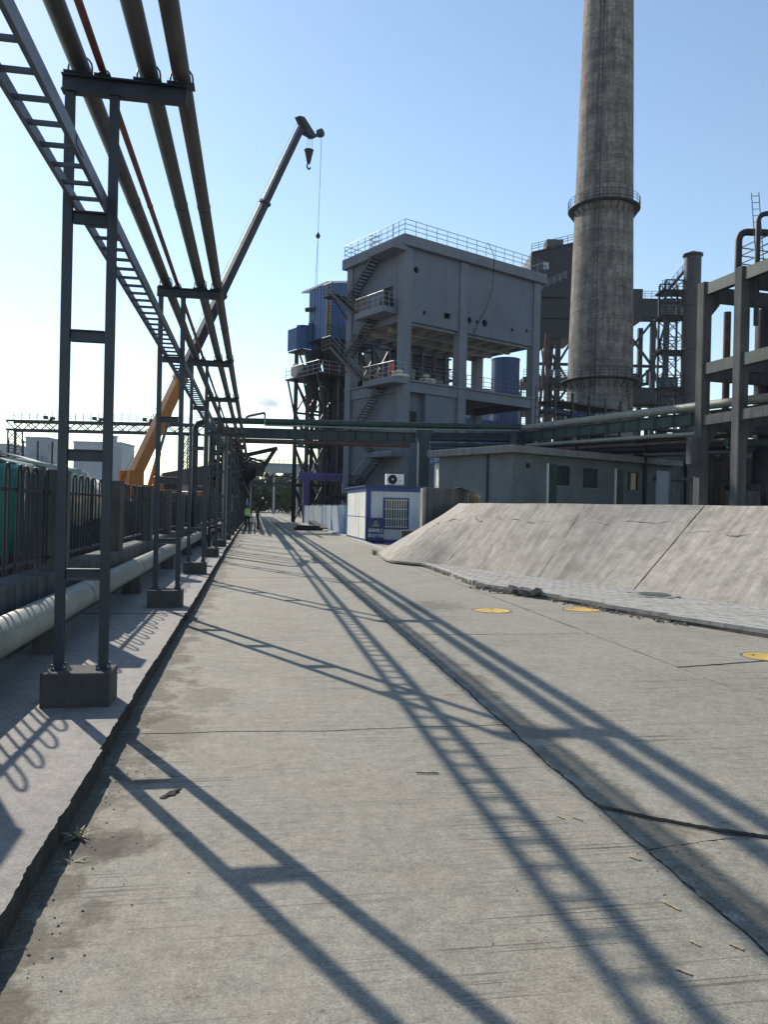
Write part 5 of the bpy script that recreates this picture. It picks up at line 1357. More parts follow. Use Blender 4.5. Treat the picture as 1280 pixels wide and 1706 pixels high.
MB().box(0.86, 15.49, 7.9, 8.1, 0, 4.0).build('lower_rear_wall', 'plaster', t)
w = MB().box(1.55, 2.25, 0.84, 0.9, 8.9, 9.9).build('window', 'dark_in', t)
MB().box(1.2, 1.3, 0.7, 0.8, 8.5, 10.4).build('conduit', 'plaster_col', t)
# balconies on the side
def balcony(y0, y1, z, out=1.35, th=0.5, m='plaster_col'):
    return MB().box(-out, 0.13, y0, y1, z - th, z).build('balcony', m, t, bevel=0.02)
balcony(-0.2, 3.3, 23.35, 1.35, 0.55)
railing(t, [(-1.3, -0.1, 23.35), (-1.3, 3.2, 23.35), (-0.3, 3.2, 23.35)], 1.3, 0.9, 'rail', 0.025)
balcony(1.0, 5.1, 18.35, 1.4, 0.52)
railing(t, [(-0.1, 1.05, 18.35), (-1.35, 1.05, 18.35), (-1.35, 3.3, 18.35)], 1.2, 0.8, 'rail', 0.025)
railing(t, [(-1.35, 3.3, 18.35), (-1.35, 5.05, 18.35)], 1.2, 0.9, 'rail_wood', 0.03)
balcony(-0.6, 3.7, 12.36, 1.4, 0.5)
railing(t, [(-0.1, -0.55, 12.36), (-1.35, -0.55, 12.36), (-1.35, 1.6, 12.36)], 1.2, 0.8, 'rail', 0.025)
railing(t, [(-1.35, 1.6, 12.36), (-1.35, 3.65, 12.36)], 1.2, 0.9, 'rail_wood', 0.03)
balcony(-0.6, 3.7, 6.3, 1.4, 0.4)
# roof and floor railings
railing(t, [(-0.25, 3.3, 24.1), (-0.25, 8.6, 24.1)], 1.2, 1.1, 'rail', 0.028)
railing(t, [(-0.25, -0.25, 24.1), (-0.25, 1.4, 24.1)], 1.2, 0.8, 'rail', 0.028)
railing(t, [(-0.25, -0.25, 24.1), (14.6, -0.25, 24.1)], 1.2, 1.12, 'rail', 0.028)
railing(t, [(14.6, -0.25, 24.1), (16.7, -0.25, 24.1), (16.7, 8.6, 24.1), (-0.25, 8.6, 24.1)], 1.2, 1.12, 'rail_dark', 0.028)
railing(t, [(0.9, 0.05, 12.36), (6.15, 0.05, 12.36)], 1.15, 1.0, 'rail_dark', 0.028)
railing(t, [(7.15, 0.05, 12.36), (15.45, 0.05, 12.36)], 1.15, 1.0, 'rail_dark', 0.028)
MB().path([(9.0, -0.32, 25.4), (9.6, -0.38, 24.6), (9.75, -0.42, 24.0), (9.6, -0.4, 21.5), (9.2, -0.1, 19.6), (8.8, 0.08, 18.9), (8.1, 0.05, 17.6), (7.9, 0.1, 16.9)], 0.028, 5).build('hanging_cable', 'black', t)
# staircase
st = thing('external_staircase', 'dark steel zigzag staircase climbing the side of the new building', 'staircase', (11.69, 62.45, 0.0), SA)
def flight(yb_, zb_, yt, zt, x0, x1, back=True):
    n = max(6, int(abs(zt - zb_) / 0.21))
    for x in (x0, x1): MB().beam((x, yb_, zb_), (x, yt, zt), 0.06, 0.26).build('stringer', 'stair', st)
    tm = MB().box(x0 + 0.032, x1 - 0.032, -0.14, 0.14, -0.02, 0.02).mesh('tread', 'stair')
    for k in range(n):
        f_ = (k + 0.5) / n; inst('tread', tm, st, (0, yb_ + (yt - yb_) * f_, zb_ + (zt - zb_) * f_ + 0.05))
    for x in (x0, x1):
        b = MB()
        for h in (0.55, 1.05): b.tube((x, yb_, zb_ + h), (x, yt, zt + h), 0.022, 5)
        for k in range(0, n + 1, 3):
            f_ = k / n; b.tube((x, yb_ + (yt - yb_) * f_, zb_ + (zt - zb_) * f_), (x, yb_ + (yt - yb_) * f_, zb_ + (zt - zb_) * f_ + 1.05), 0.02, 5)
        b.build('handrail', 'rail_dark', st)
lv = [23.2, 18.3, 12.3, 6.3]
def landing(z, y0=8.9, y1=10.3):
    MB().box(-1.6, 0.0, y0, y1, z - 0.12, z).build('landing', 'stair', st)
    MB().beam((-1.5, y0 + 0.2, z - 0.12), (-0.3, 7.9, z - 2.2), 0.1, 0.14).build('landing_brace', 'stair', st)
    railing(st, [(-1.58, y0, z), (-1.58, y1, z), (0.0, y1, z)], 1.05, 0.8, 'rail_dark', 0.022)
flight(7.6, 19.9, 3.2, 23.2, -0.85, -0.05)
landing(20.8, 8.6, 10.0); flight(5.1, 18.35, 8.6, 20.8, -1.58, -0.95)
flight(7.4, 15.0, 3.6, 18.1, -0.85, -0.05)
landing(16.0, 8.6, 10.0); flight(3.75, 12.4, 8.6, 16.0, -1.58, -0.95)
flight(6.1, 8.5, 2.3, 12.0, -0.85, -0.05)
flight(2.4, 6.3, 6.0, 8.5, -1.58, -0.95)
flight(6.6, 2.9, 2.2, 6.1, -0.85, -0.05)
MB().box(-1.6, 0, 6.0, 7.2, 8.4, 8.5).build('landing', 'stair', st)
MB().box(-1.6, 0, 6.6, 7.8, 2.8, 2.9).build('landing', 'stair', st)
flight(2.4, 0.0, 6.6, 2.8, -1.58, -0.95)
# goods stored on the open floor
def local(px_, py_, z): 
    c, s_ = math.cos(SA), math.sin(SA); return (11.69 + px_ * c - py_ * s_, 62.45 + px_ * s_ + py_ * c, z)
rg = random.Random(3)
def sackpile(px_, py_, n, m, label):
    t_ = thing('sack_pile', label, 'sacks', local(px_, py_, 12.36), SA)
    for k in range(n):
        l = k // 4; x = (k % 4 // 2) * 0.62 + rg.uniform(-.05, .05); y = (k % 2) * 0.5 + rg.uniform(-.05, .05)
        o = MB().grid(lambda a, c: (math.cos(2 * math.pi * a) * math.sin(math.pi * c) ** 0.6 * 0.36, math.sin(2 * math.pi * a) * math.sin(math.pi * c) ** 0.6 * 0.27, -math.cos(math.pi * c) * 0.15 + 0.15), 12, 6).build('sack', m, t_, smooth=True)
        o.location = (x, y, l * 0.27); o.rotation_euler = (0, 0, rg.uniform(-.4, .4))
sackpile(1.3, 1.2, 16, 'sack_dark', 'tall heap of grey sacks beside the near column on the open floor')
sackpile(3.3, 0.9, 9, 'sack', 'low heap of cream sacks on the open floor')
sackpile(4.6, 1.4, 7, 'sack_dark', 'small heap of grey sacks next to the middle column')
sackpile(-0.6, -0.4, 6, 'sack', 'few pale sacks on the corner balcony')
t = thing('gas_cylinder_pair', 'red gas cylinders standing on the middle balcony', 'gas cylinder', local(-0.75, 0.7, 12.36), SA)
for x in (0, 0.3): MB().lathe([(0.12, 0), (0.12, 1.2), (0.06, 1.35), (0.04, 1.45)], x, 0, 12).build('cylinder', 'red', t, smooth=True)
t = thing('fan_unit', 'dark machine crate with frame standing at the upper door balcony', 'machine', local(-0.7, 1.5, 18.35), SA)
MB().box(0, 0.6, 0, 0.9, 0.1, 0.8).build('case', 'black', t); MB().box(-0.05, 0.65, -0.05, 0.95, 0.0, 0.1).build('pallet', 'rail_wood', t)
t = thing('dark_plant', 'dark machinery block standing behind the open floor', 'machinery', (14.5, 86, 0), SA)
MB().box(0, 9.0, 0, 5, 0, 20.5).build('casing', 'steel_dark', t)
for k in range(6): MB().box(-0.1, 9.1, -0.4, 0.0, 13.5 + k * 1.2, 13.65 + k * 1.2).build('ledge', 'pipe_brown', t)
for k in range(5): MB().tube((0.8 + k * 1.8, -0.5, 0), (0.8 + k * 1.8, -0.5, 20), 0.2, 10).build('pipe', rg.choice(['steel', 'pipe_rust']), t)
MB().box(9.0, 10.4, 0, 2.5, 17.2, 17.35).build('balcony', 'steel_dark', t)
railing(t, [(9.0, 0.05, 17.35), (10.35, 0.05, 17.35), (10.35, 2.4, 17.35)], 1.2, 0.7, 'rail_dark', 0.03)
# ================================================================== BLUE CLAD BOILER HOUSE ON STEEL LEGS
t = thing('blue_boiler_house', 'blue sheet clad boiler house raised on dark steel legs', 'building', (6.9, 80.0, 0.0), SA)
def clad(name, p, q, z0, z1, m='blue_clad'): MB().corr(p, q, z0, z1, 0.42, 0.05, 0.03).build(name, m, t)
# upper box: front face along x, left face along y
for k in range(5): clad('cladding_sheet', (0.02 + 1.4 * k, 0), (1.4 + 1.4 * k, 0), 19.3, 24.9 + 0.28 * k, 'blue_clad')
for k in range(3): clad('cladding_sheet', (0, 1.18 + 1.2 * k), (0, 0.02 + 1.2 * k), (19.3 if k < 2 else 21.4), 24.7, 'blue_clad')
MB().box(0.06, 7, 0.06, 3.5, 19.3, 24.6).build('core', 'blue_deep', t)
b = MB().add([(-0.15, -0.15, 24.75), (7.2, -0.15, 26.3), (7.2, 5, 26.3), (-0.15, 5, 24.75), (-0.15, -0.15, 24.95), (7.2, -0.15, 26.5), (7.2, 5, 26.5), (-0.15, 5, 24.95)], [(3, 2, 1, 0), (4, 5, 6, 7), (0, 1, 5, 4), (1, 2, 6, 5), (2, 3, 7, 6), (3, 0, 4, 7)])
b.build('roof', 'sheet_white', t)
MB().tube((-0.1, -0.12, 19.4), (-0.1, -0.12, 24.9), 0.05, 6).tube((0.35, -0.12, 19.4), (0.35, -0.12, 24.9), 0.05, 6).build('ladder_rails', 'yellow', t)
for k in range(18): MB().box(-0.1, 0.35, -0.14, -0.1, 19.6 + k * 0.3, 19.65 + k * 0.3).build('ladder_rung', 'yellow', t)
MB().tube((-0.5, 3.4, 22.6), (0.2, 2.2, 22.7), 0.25, 8).build('vent', 'steel', t)
# low rounded extension on the left
ex, ey = 0.55, -1.3
for k in range(6):
    a0 = math.pi / 2 * k / 6; a1 = math.pi / 2 * (k + 1) / 6
    clad('extension_sheet', (ex - 1.0 - 0.9 * math.sin(a1), ey + 4.2 - 0.9 * math.cos(a1) + 0.9), (ex - 1.0 - 0.9 * math.sin(a0), ey + 4.2 - 0.9 * math.cos(a0) + 0.9), 18.4, 20.9, 'blue_clad')
clad('extension_sheet', (ex - 1.0, ey + 4.2), (0.6, ey + 4.2), 18.4, 21.2)
clad('extension_sheet', (ex - 1.9, ey + 7), (ex - 1.9, ey + 5.1), 18.4, 20.7)
MB().box(ex - 1.8, 0.6, ey + 4.3, ey + 7.0, 18.25, 18.38).build('extension_floor', 'steel_dark', t)
MB().box(ex - 1.75, 0.55, ey + 4.35, ey + 6.9, 20.6, 20.7).build('extension_roof', 'blue_deep', t)
# legs and bracing
lx = [-0.6, 1.5, 3.8, 6.0, 8.1]; ly = [0.0, 2.5, 5.0]
for x in lx:
    for y in ly:
        if x < 0 and y < 1: continue
        MB().ibeam((x, y, 0), (x, y, 19.2 if x > 0 else 18.2), 0.32, 0.32, 0.03, up=(0, 1, 0)).build('leg', 'steel', t)
lev = [0, 4.0, 8.2, 11.8, 15.2, 19.0]
for y in ly:
    for x0, x1 in zip(lx[:-1], lx[1:]):
        if x0 < 0 and y < 1: continue
        for i in range(5):
            MB().beam((x0, y, lev[i + 1]), (x1, y, lev[i + 1]), 0.16, 0.22).build('girder', 'steel_dark', t)
            if (i + int(x0 * 2)) % 2 == 0 or i < 4:
                MB().beam((x0, y, lev[i]), (x1, y, lev[i + 1]), 0.13, 0.15).build('brace', 'steel_dark', t)
                MB().beam((x1, y, lev[i]), (x0, y, lev[i + 1]), 0.13, 0.15).build('brace', 'steel_dark', t)
for x in lx[:3]:
    for y0, y1 in zip(ly[:-1], ly[1:]):
        if x < 0 and y0 < 1: continue
        for i in range(5): MB().beam((x, y0, lev[i]), (x, y1, lev[i + 1]), 0.13, 0.15).build('brace', 'steel_dark', t)
# platform and hopper
MB().box(-1.6, 8.5, -1.2, 5.6, 15.2, 15.35).build('platform', 'steel_dark', t)
railing(t, [(-1.55, 5.5, 15.35), (-1.55, -1.15, 15.35), (8.4, -1.15, 15.35)], 1.2, 1.2, 'rail', 0.03)
for y in (-0.8, 2, 5.2): MB().beam((-1.5, y, 15.2), (-0.6, y, 11.6), 0.14, 0.16).build('strut', 'steel_dark', t)
MB().path([(3.3, 3.2, 19.2), (3.3, 3.2, 17.8), (3.3, 3.2, 15.4)], 2.6, 8, 0.9).build('hopper', 'pipe_rust', t)
MB().path([(0.6, 3.4, 18.2), (0.6, 3.4, 16.5), (0.6, 3.4, 12.0)], 1.1, 8, 0.4).build('hopper', 'steel_dark', t)
MB().tube((-1.2, 4.4, 16.2), (0.8, 4.4, 16.2), 0.75, 14).build('drum', 'sack', t, smooth=True)
MB().box(2.2, 7.6, 2.8, 4.8, 1.0, 14.8).build('inner_casing', 'steel_teal', t)
for k in range(6): MB().tube((1.4 + k * 1.1, 2.2, 0), (1.4 + k * 1.1, 2.2, 15), 0.22, 8).build('duct', rg.choice(['steel_dark', 'steel_teal', 'steel']), t)
railing(t, [(-0.2, -0.3, 19.3), (7.0, -0.3, 19.3)], 1.2, 1.0, 'rail_dark', 0.03)
b = MB()
for k in range(14): b.box(-1.2 + k * 0.16, -0.9 + k * 0.16, 3.0, 3.9, 15.5 + k * 0.25, 15.54 + k * 0.25)
b.build('stair', 'steel_dark', t)
t = thing('ground_plant', 'dark low plant and pipes below the steel legs behind the hoarding', 'plant', (6.2, 66, 0.0), SA)
MB().box(0, 4.5, 0, 2, 0, 1.9).build('casing', 'far_pale', t)
MB().box(-0.3, 3.0, -0.5, 0.0, 2.4, 2.65).build('beam', 'black', t)
MB().beam((2.6, -0.2, 2.5), (4.6, -0.2, 0.6), 0.2, 0.3).build('chute', 'black', t)
for k in range(4): MB().tube((-0.1 + k * 0.5, 0.4, 0), (-0.1 + k * 0.5, 0.4, 4.4), 0.06, 8).build('pipe', 'steel_dark', t)
for k in range(6): MB().beam((2.2 + 0.3 * k, 0.2, 2.7), (2.2 + 0.3 * k, 0.2, 4.6), 0.08, 0.08).build('post', 'steel_dark', t)
b = MB()
for k in range(3): b.beam((2.0, 0.2, 3.0 + k * 0.7), (4.2, 0.2, 3.0 + k * 0.7), 0.06, 0.08)
b.build('rails', 'steel_dark', t)

# ================================================================== CHIMNEY
t = thing('chimney', 'tall stained concrete chimney with ring platforms', 'chimney', (48.0, 103.7, 0.0))
cr_ = lambda z: 4.95 - 0.0205 * z
MB().lathe([(cr_(z), z) for z in [0, 10, 20, 30, 40, 50, 60, 70, 80, 90, 105]], n=64).build('shaft', 'chimney', t, smooth=True)
for z in (20.2, 44.6):
    r = cr_(z); ro = r + 0.95
    b = MB(); n = 40
    b.lathe([(r + 0.02, z), (ro, z), (ro, z + 0.1), (r + 0.02, z + 0.1)], n=n, cap=False)
    pf = b.build('ring_platform', 'steel_dark', t)
    b = MB()
    for h in (0.45, 0.85, 1.25): b.path([((ro - 0.05) * math.cos(a), (ro - 0.05) * math.sin(a), z + 0.1 + h) for a in [k * 2 * math.pi / n for k in range(n + 1)]], 0.035, 5)
    b.build('guard_rail', 'steel_dark', pf)
    for k in range(28):
        a = 2 * math.pi * k / 28; c, s_ = math.cos(a), math.sin(a)
        MB().tube(((ro - 0.05) * c, (ro - 0.05) * s_, z + 0.1), ((ro - 0.05) * c, (ro - 0.05) * s_, z + 1.35), 0.04, 5).build('post', 'steel_dark', pf)
        MB().beam(((ro - 0.1) * c, (ro - 0.1) * s_, z), ((r + 0.02) * c, (r + 0.02) * s_, z - 1.2), 0.09, 0.09).build('bracket', 'steel_dark', pf)
# caged ladder on the left flank
la = math.atan2(-0.80, -0.60)
def lp(z, o, d): 
    r = cr_(z) + o; c, s_ = math.cos(la), math.sin(la); return (r * c - d * s_, r * s_ + d * c, z)
b = MB()
for d in (-0.28, 0.28): b.path([lp(z, 0.25, d) for z in range(2, 100, 6)], 0.035, 5)
for d in (-0.35, 0.0, 0.35): b.path([lp(z, 0.95 if d == 0 else 0.75, d) for z in range(2, 100, 6)], 0.02, 4)
ld = b.build('ladder', 'steel_dark', t)
for k in range(64):
    z = 3 + k * 1.5; MB().path([lp(z, 0.25, -0.33), lp(z, 0.7, -0.42), lp(z, 0.98, 0), lp(z, 0.7, 0.42), lp(z, 0.25, 0.33)], 0.03, 4).build('cage_hoop', 'steel_dark', ld)
b = MB()
for k in range(22): 
    a = -math.pi / 2 + 0.35 + k * 0.022; z = 19.8 - k * 0.33; b.beam(((cr_(z)) * math.cos(a), cr_(z) * math.sin(a), z), ((cr_(z) + 0.9) * math.cos(a), (cr_(z) + 0.9) * math.sin(a), z), 0.28, 0.05)
b.build('ring_stair', 'steel_dark', t)

# ================================================================== DARK BOILER PLANT BEHIND THE CHIMNEY
t = thing('boiler_plant', 'dark steel boiler plant with braced legs behind the chimney', 'plant', (48.3, 134.0, 0.0), R(-9))
MB().box(0.0, 13, 0, 9, 42.2, 48.3).build('penthouse', 'steel_dark', t)
MB().box(2.2, 3.2, -0.08, 0.0, 45.6, 46.8).build('hatch', 'far_pale', t)
b = MB().add([(0, -0.3, 48.3), (13, -0.3, 51.6), (13, 9, 51.6), (0, 9, 48.3), (0, -0.3, 48.6), (13, -0.3, 51.9), (13, 9, 51.9), (0, 9, 48.6)], [(3, 2, 1, 0), (4, 5, 6, 7), (0, 1, 5, 4), (1, 2, 6, 5), (2, 3, 7, 6), (3, 0, 4, 7)])
b.build('roof', 'steel_dark', t)
MB().add([(0, 0, 48.3), (13, 0, 48.3), (13, 0, 51.6), (13, 9, 51.6), (13, 9, 48.3), (0, 9, 48.3)], [(0, 1, 2), (3, 4, 5), (1, 4, 3, 2)]).build('gable', 'steel_dark', t)
MB().box(3.0, 6.0, 1, 4, 50.0, 51.4).build('roof_vent', 'board', t)
railing(t, [(0, -0.2, 48.7), (13, -0.2, 52.0)], 1.3, 1.3, 'rail_dark', 0.05)
MB().box(0.6, 20, -1.2, 9, 36.5, 42.1).build('bunker', 'steel_dark', t)
railing(t, [(-0.4, -1.6, 40.4), (6, -1.6, 43.5)], 1.3, 1.2, 'rail', 0.05)
MB().box(-0.5, 6, -1.8, -1.2, 40.1, 40.4).build('walkway', 'steel_dark', t)
MB().box(-0.6, 8, -1.0, 8, 33.0, 36.4).build('bunker', 'steel_dark', t)
for k in range(5):
    x = 2.2 + 0.75 * k; MB().tube((x, 0.5, 33.0), (3.2 + 0.25 * k, 0.5, 24.5), 0.16, 8).build('coal_pipe', 'pipe_rust', t)
MB().box(3.0, 4.1, 0.2, 1.2, 8, 24.6).build('column', 'steel_dark', t)
# long girder to the right
MB().box(16.0, 27.5, -0.6, 2.4, 37.2, 40.6).build('box_girder', 'steel_dark', t)
railing(t, [(16, -0.6, 40.6), (27.5, -0.6, 40.6)], 1.3, 1.2, 'rail', 0.05)
cx_ = [5.2, 10.0, 16.0, 22.4, 24.8]
for x in cx_:
    for y in (0.0, 7.0): MB().box(x - 0.42, x + 0.42, y - 0.42, y + 0.42, 0, 37).build('column', 'steel_dark', t)
lv_ = [12.0, 21.5, 28.5, 36.8]
for x0, x1 in ((0.4, 5.2), (5.2, 10), (10, 16.0), (16.0, 22.4), (22.4, 24.8)):
    for z0, z1 in zip(lv_[:-1], lv_[1:]):
        MB().beam((x0, 0, z1), (x1, 0, z1), 0.4, 0.5).build('girder', 'steel_dark', t)
        MB().beam((x0, 0, z0), (x1, 0, z1), 0.35, 0.4).build('brace', 'steel_dark', t)
        MB().beam((x1, 0, z0), (x0, 0, z1), 0.35, 0.4).build('brace', 'steel_dark', t)
MB().box(15.0, 29.5, -2.2, 4, 21.5, 24.3).build('fan_deck', 'steel_dark', t)
railing(t, [(15, -2.1, 24.3), (29.4, -2.1, 24.3)], 1.3, 1.3, 'rail_dark', 0.05)
MB().tube((16.5, -1, 25.6), (20, -1, 25.6), 1.4, 16).build('fan_casing', 'steel_green', t)
MB().path([(20, -1, 25), (21.2, -1, 25.2), (21.2, -1, 27.6)], 0.35, 8).build('elbow', 'steel_dark', t)
MB().box(23.5, 26.5, -1.6, 0.5, 24.3, 26.4).build('motor_house', 'steel_green', t)
MB().path([(14.5, -2, 21.6), (18.0, -2.0, 18.4), (18, -2, 15)], 1.2, 10).build('duct', 'steel_dark', t)
MB().box(-1.5, 9, -3, 6, 24.6, 25.6).build('deck', 'steel_dark', t)
railing(t, [(-1.5, -3, 25.6), (9, -3, 25.6)], 1.3, 1.3, 'rail', 0.05)
for z in (19.5, 16.5): MB().box(-2, 9, -3, 6, z, z + 0.4).build('deck', 'steel_dark', t); railing(t, [(-2, -3, z + 0.4), (9, -3, z + 0.4)], 1.3, 1.3, 'rail_dark', 0.05)
for k in range(6): MB().beam((-1.8 + k * 2.1, -2.8, 0), (-1.8 + k * 2.1, -2.8, 25), 0.3, 0.3).build('leg', 'steel_dark', t)
for k in range(4): MB().tube((0.5 + k * 2.4, -1.5, 10), (0.5 + k * 2.4, -1.5, 19), 0.6, 10).build('vessel', rg.choice(['steel_teal', 'steel_dark', 'blue_deep']), t)
MB().box(-12, 30, 3, 14, 0, 12.5).build('lower_hall', 'steel_dark', t)
MB().box(11.5, 15, -3.5, -3.2, 47.5, 48.0).build('outrigger', 'steel_dark', t)
# lattice tower with stair up to the stack
t = thing('lattice_tower', 'dark lattice stair tower standing against the steel stack', 'tower', (54.7, 98.3, 0.0), R(-9))
for x in (0, 2.5):
    for y in (0, 2.2): MB().beam((x, y, 0), (x, y, 33.6), 0.24, 0.24).build('leg', 'steel_dark', t)
for k in range(13):
    z = 2.6 * k
    for y in (0, 2.2):
        MB().beam((0, y, z), (2.5, y, z + 2.6), 0.11, 0.11).build('brace', 'steel_dark', t); MB().beam((2.5, y, z), (0, y, z + 2.6), 0.11, 0.11).build('brace', 'steel_dark', t)
        MB().beam((0, y, z + 2.6), (2.5, y, z + 2.6), 0.13, 0.13).build('strut', 'steel_dark', t)
for z in (19.0, 24.0, 28.8, 32.2):
    MB().box(-0.6, 3.4, -0.6, 2.6, z, z + 0.15).build('platform', 'steel_dark', t); railing(t, [(-0.6, -0.55, z + 0.15), (3.4, -0.55, z + 0.15)], 1.2, 1.0, 'rail_dark', 0.04)
for y in (-0.3, 0.5): MB().beam((-0.3, y, 31.5), (3.7, y, 36.4), 0.08, 0.3).build('stair_stringer', 'steel_dark', t)
for k in range(20): MB().box(-0.3 + 0.2 * k, -0.05 + 0.2 * k, -0.25, 0.45, 31.6 + 0.245 * k, 31.65 + 0.245 * k).build('stair_tread', 'steel_dark', t)
b = MB()
for h in (0.6, 1.1): b.tube((-0.3, -0.3, 31.5 + h), (3.7, -0.3, 36.4 + h), 0.035, 5)
for k in range(7): b.tube((-0.3 + 0.62 * k, -0.3, 31.5 + 0.76 * k), (-0.3 + 0.62 * k, -0.3, 32.6 + 0.76 * k), 0.035, 5)
b.build('stair_rail', 'steel_dark', t)
t = thing('steel_stack', 'slim rusty steel stack with flanged top beside the chimney', 'stack', (57.9, 97.0, 0.0))
MB().lathe([(1.12, 0), (1.12, 36.9), (1.02, 36.95)], n=28).build('shell', 'pipe_brown', t, smooth=True)
MB().lathe([(1.13, 36.7), (1.32, 36.8), (1.32, 37.05), (0.6, 37.25), (0.35, 37.45), (0.1, 37.5)], n=28).build('cap', 'pipe_brown', t, smooth=True)
for z in (12, 18, 24, 30): MB().lathe([(1.13, z), (1.2, z + 0.05), (1.2, z + 0.2), (1.13, z + 0.25)], n=28).build('flange', 'pipe_brown', t)

# ------------------------------------------------------------------ plant seen through the new building
t = thing('blue_silo', 'dark blue corrugated silo seen through the open floor', 'silo', (33.1, 101.0, 0.0))
b = MB(); n = 48
prof = [(1.85 + (0.05 if k % 2 else 0)) for k in range(n)]
vs = []; fs = []
for z in (0, 22.1):
    vs += [(prof[k] * math.cos(2 * math.pi * k / n), prof[k] * math.sin(2 * math.pi * k / n), z) for k in range(n)]
fs = [(k, (k + 1) % n, n + (k + 1) % n, n + k) for k in range(n)]
b.add(vs, fs).build('shell', 'blue_deep', t)
MB().lathe([(1.95, 22.1), (1.95, 22.25), (0.2, 22.55)], n=32).build('lid', 'blue_deep', t)
t = thing('sheet_hall', 'pale blue sheet clad hall behind the blue silo', 'hall', (26, 112, 0.0), SA)
for k in range(9): MB().corr((k * 2.0, 0), (k * 2.0 + 1.98, 0), 0, 20.2 + 0.12 * k, 0.5, 0.05, 0.03).build('cladding_sheet', 'blue_pale', t)
MB().box(0, 18, 0.1, 10, 0, 20.1).build('core', 'blue_pale', t)
t = thing('blue_hall', 'low dark blue hall behind the lower bay of the new building', 'hall', (21, 84, 0.0), SA)
for k in range(8): MB().corr((k * 2.0, 0), (k * 2.0 + 1.98, 0), 0, 12.2, 0.5, 0.05, 0.03).build('cladding_sheet', 'blue_deep', t)
MB().box(0, 16, 0.1, 7, 0, 12.1).build('core', 'blue_deep', t)
t = thing('column_pair', 'dark red braced pipe columns right of the blue silo', 'columns', (34.4, 92, 0), SA)
for a, c in ((0, 0), (1.0, 0.4)): MB().beam((a * 1.6, 0, 10), (c + 1.3, 0, 24), 0.26, 0.26).build('column', 'pipe_rust', t)
t = thing('pipe_gallery', 'dark pipe gallery with railed decks between new building and chimney', 'pipe gallery', (33.5, 84, 1.78), SA)
for z in (3.6, 6.4, 9.4, 12.6): 
    MB().box(0, 12, 0, 4, z, z + 0.18).build('deck', 'steel_dark', t); railing(t, [(0, 0, z + 0.18), (12, 0, z + 0.18)], 1.2, 1.1, 'rail_dark', 0.035)
for x in (0, 3, 6, 9, 12):
    for y in (0, 4): MB().beam((x, y, 0), (x, y, 13.8), 0.25, 0.25).build('column', 'steel_dark', t)
for k in range(12):
    z = rg.uniform(2.5, 12); MB().tube((0, rg.uniform(0.3, 3.6), z), (12, rg.uniform(0.3, 3.6), z), rg.choice([0.12, 0.2, 0.3]), 10).build('pipe', rg.choice(['steel_dark', 'pipe_rust', 'blue_deep', 'steel_teal']), t)
for k in range(6): MB().tube((1 + 2 * k, 2, 0), (1 + 2 * k, 2, 12), rg.choice([0.2, 0.35, 0.6]), 10).build('riser', rg.choice(['steel_dark', 'pipe_brown', 'blue_deep']), t)

# ================================================================== FAR END OF THE ROAD
t = thing('truss_bridge', 'distant steel truss pipe bridge across the far road', 'pipe bridge', (-6, 135, 0))
for z in (5.6, 6.9): MB().beam((0, 0, z), (18, 0, z), 0.25, 0.22).build('chord', 'steel_dark', t)
for k in range(18):
    MB().beam((k, 0, 5.6 if k % 2 else 6.9), (k + 1, 0, 6.9 if k % 2 else 5.6), 0.12, 0.12).build('diagonal', 'steel', t)
MB().box(0, 18, -0.2, 0.3, 5.1, 5.4).build('lower_beam', 'pipe_grey', t)
for x in (3.6, 5.0, 12.6, 13.6): MB().box(x - 0.15, x + 0.15, -0.15, 0.15, 0, 5.2).build('post', 'pipe_grey', t)
t = thing('conveyor_gallery', 'distant grey conveyor gallery above the truss bridge', 'conveyor', (-2.2, 165, 0), R(4))
MB().box(0, 16, 0, 3, 8.9, 10.6).build('gallery', 'far_grey', t)
MB().box(-0.3, 16.3, -0.3, 3.3, 10.6, 10.85).build('roof', 'far_pale', t)
railing(t, [(0, -0.2, 10.85), (16, -0.2, 10.85)], 0.9, 1.0, 'rail', 0.05)
for x in (1, 6, 11, 15.5): MB().box(x, x + 0.4, 1, 1.4, 0, 8.9).build('leg', 'far_grey', t)
t = thing('planter_wall', 'low concrete wall holding net covered heaps by the far road', 'wall', (7.0, 105, 0.0))
MB().add([(0, 0, 0), (0.3, 0, 0), (2.9, 62, 0), (2.6, 62, 0), (0, 0, 1.0), (0.3, 0, 1.0), (2.9, 62, 1.0), (2.6, 62, 1.0)], [(3, 2, 1, 0), (4, 5, 6, 7), (0, 1, 5, 4), (1, 2, 6, 5), (2, 3, 7, 6), (3, 0, 4, 7)]).build('wall', 'conc', t)
def heap(x, y, rx, ry, h, m, label, seed):
    r_ = random.Random(seed); ph = [r_.uniform(0, 6) for _ in range(4)]
    def f(a, c):
        th = 2 * math.pi * a; q = 1 - c
        rr_ = 1 + 0.18 * math.sin(3 * th + ph[0]) + 0.1 * math.sin(7 * th + ph[1])
        return (rx * q * rr_ * math.cos(th), ry * q * rr_ * math.sin(th), h * (1 - q ** 2) * (1 + 0.15 * math.sin(5 * th + ph[2] + 4 * c)))
    o = MB().grid(f, 24, 8).build('covered_heap', m, None); o.location = (x, y, 0.0); tag(o, label, 'heap', 'net covered heaps'); return o
heap(9.0, 110, 1.5, 3.5, 1.5, 'sack', 'pale sack heap at the near end of the low wall', 1)
heap(9.4, 118, 1.6, 4.5, 1.9, 'green_net', 'green net covered heap next to the pale sacks', 2)
heap(9.9, 128, 1.7, 4.5, 1.8, 'pale_tarp', 'light green sheeted heap in the middle of the low wall', 3)
heap(10.6, 140, 1.8, 5.5, 1.9, 'green_net', 'green net covered heap at the far end of the low wall', 4)
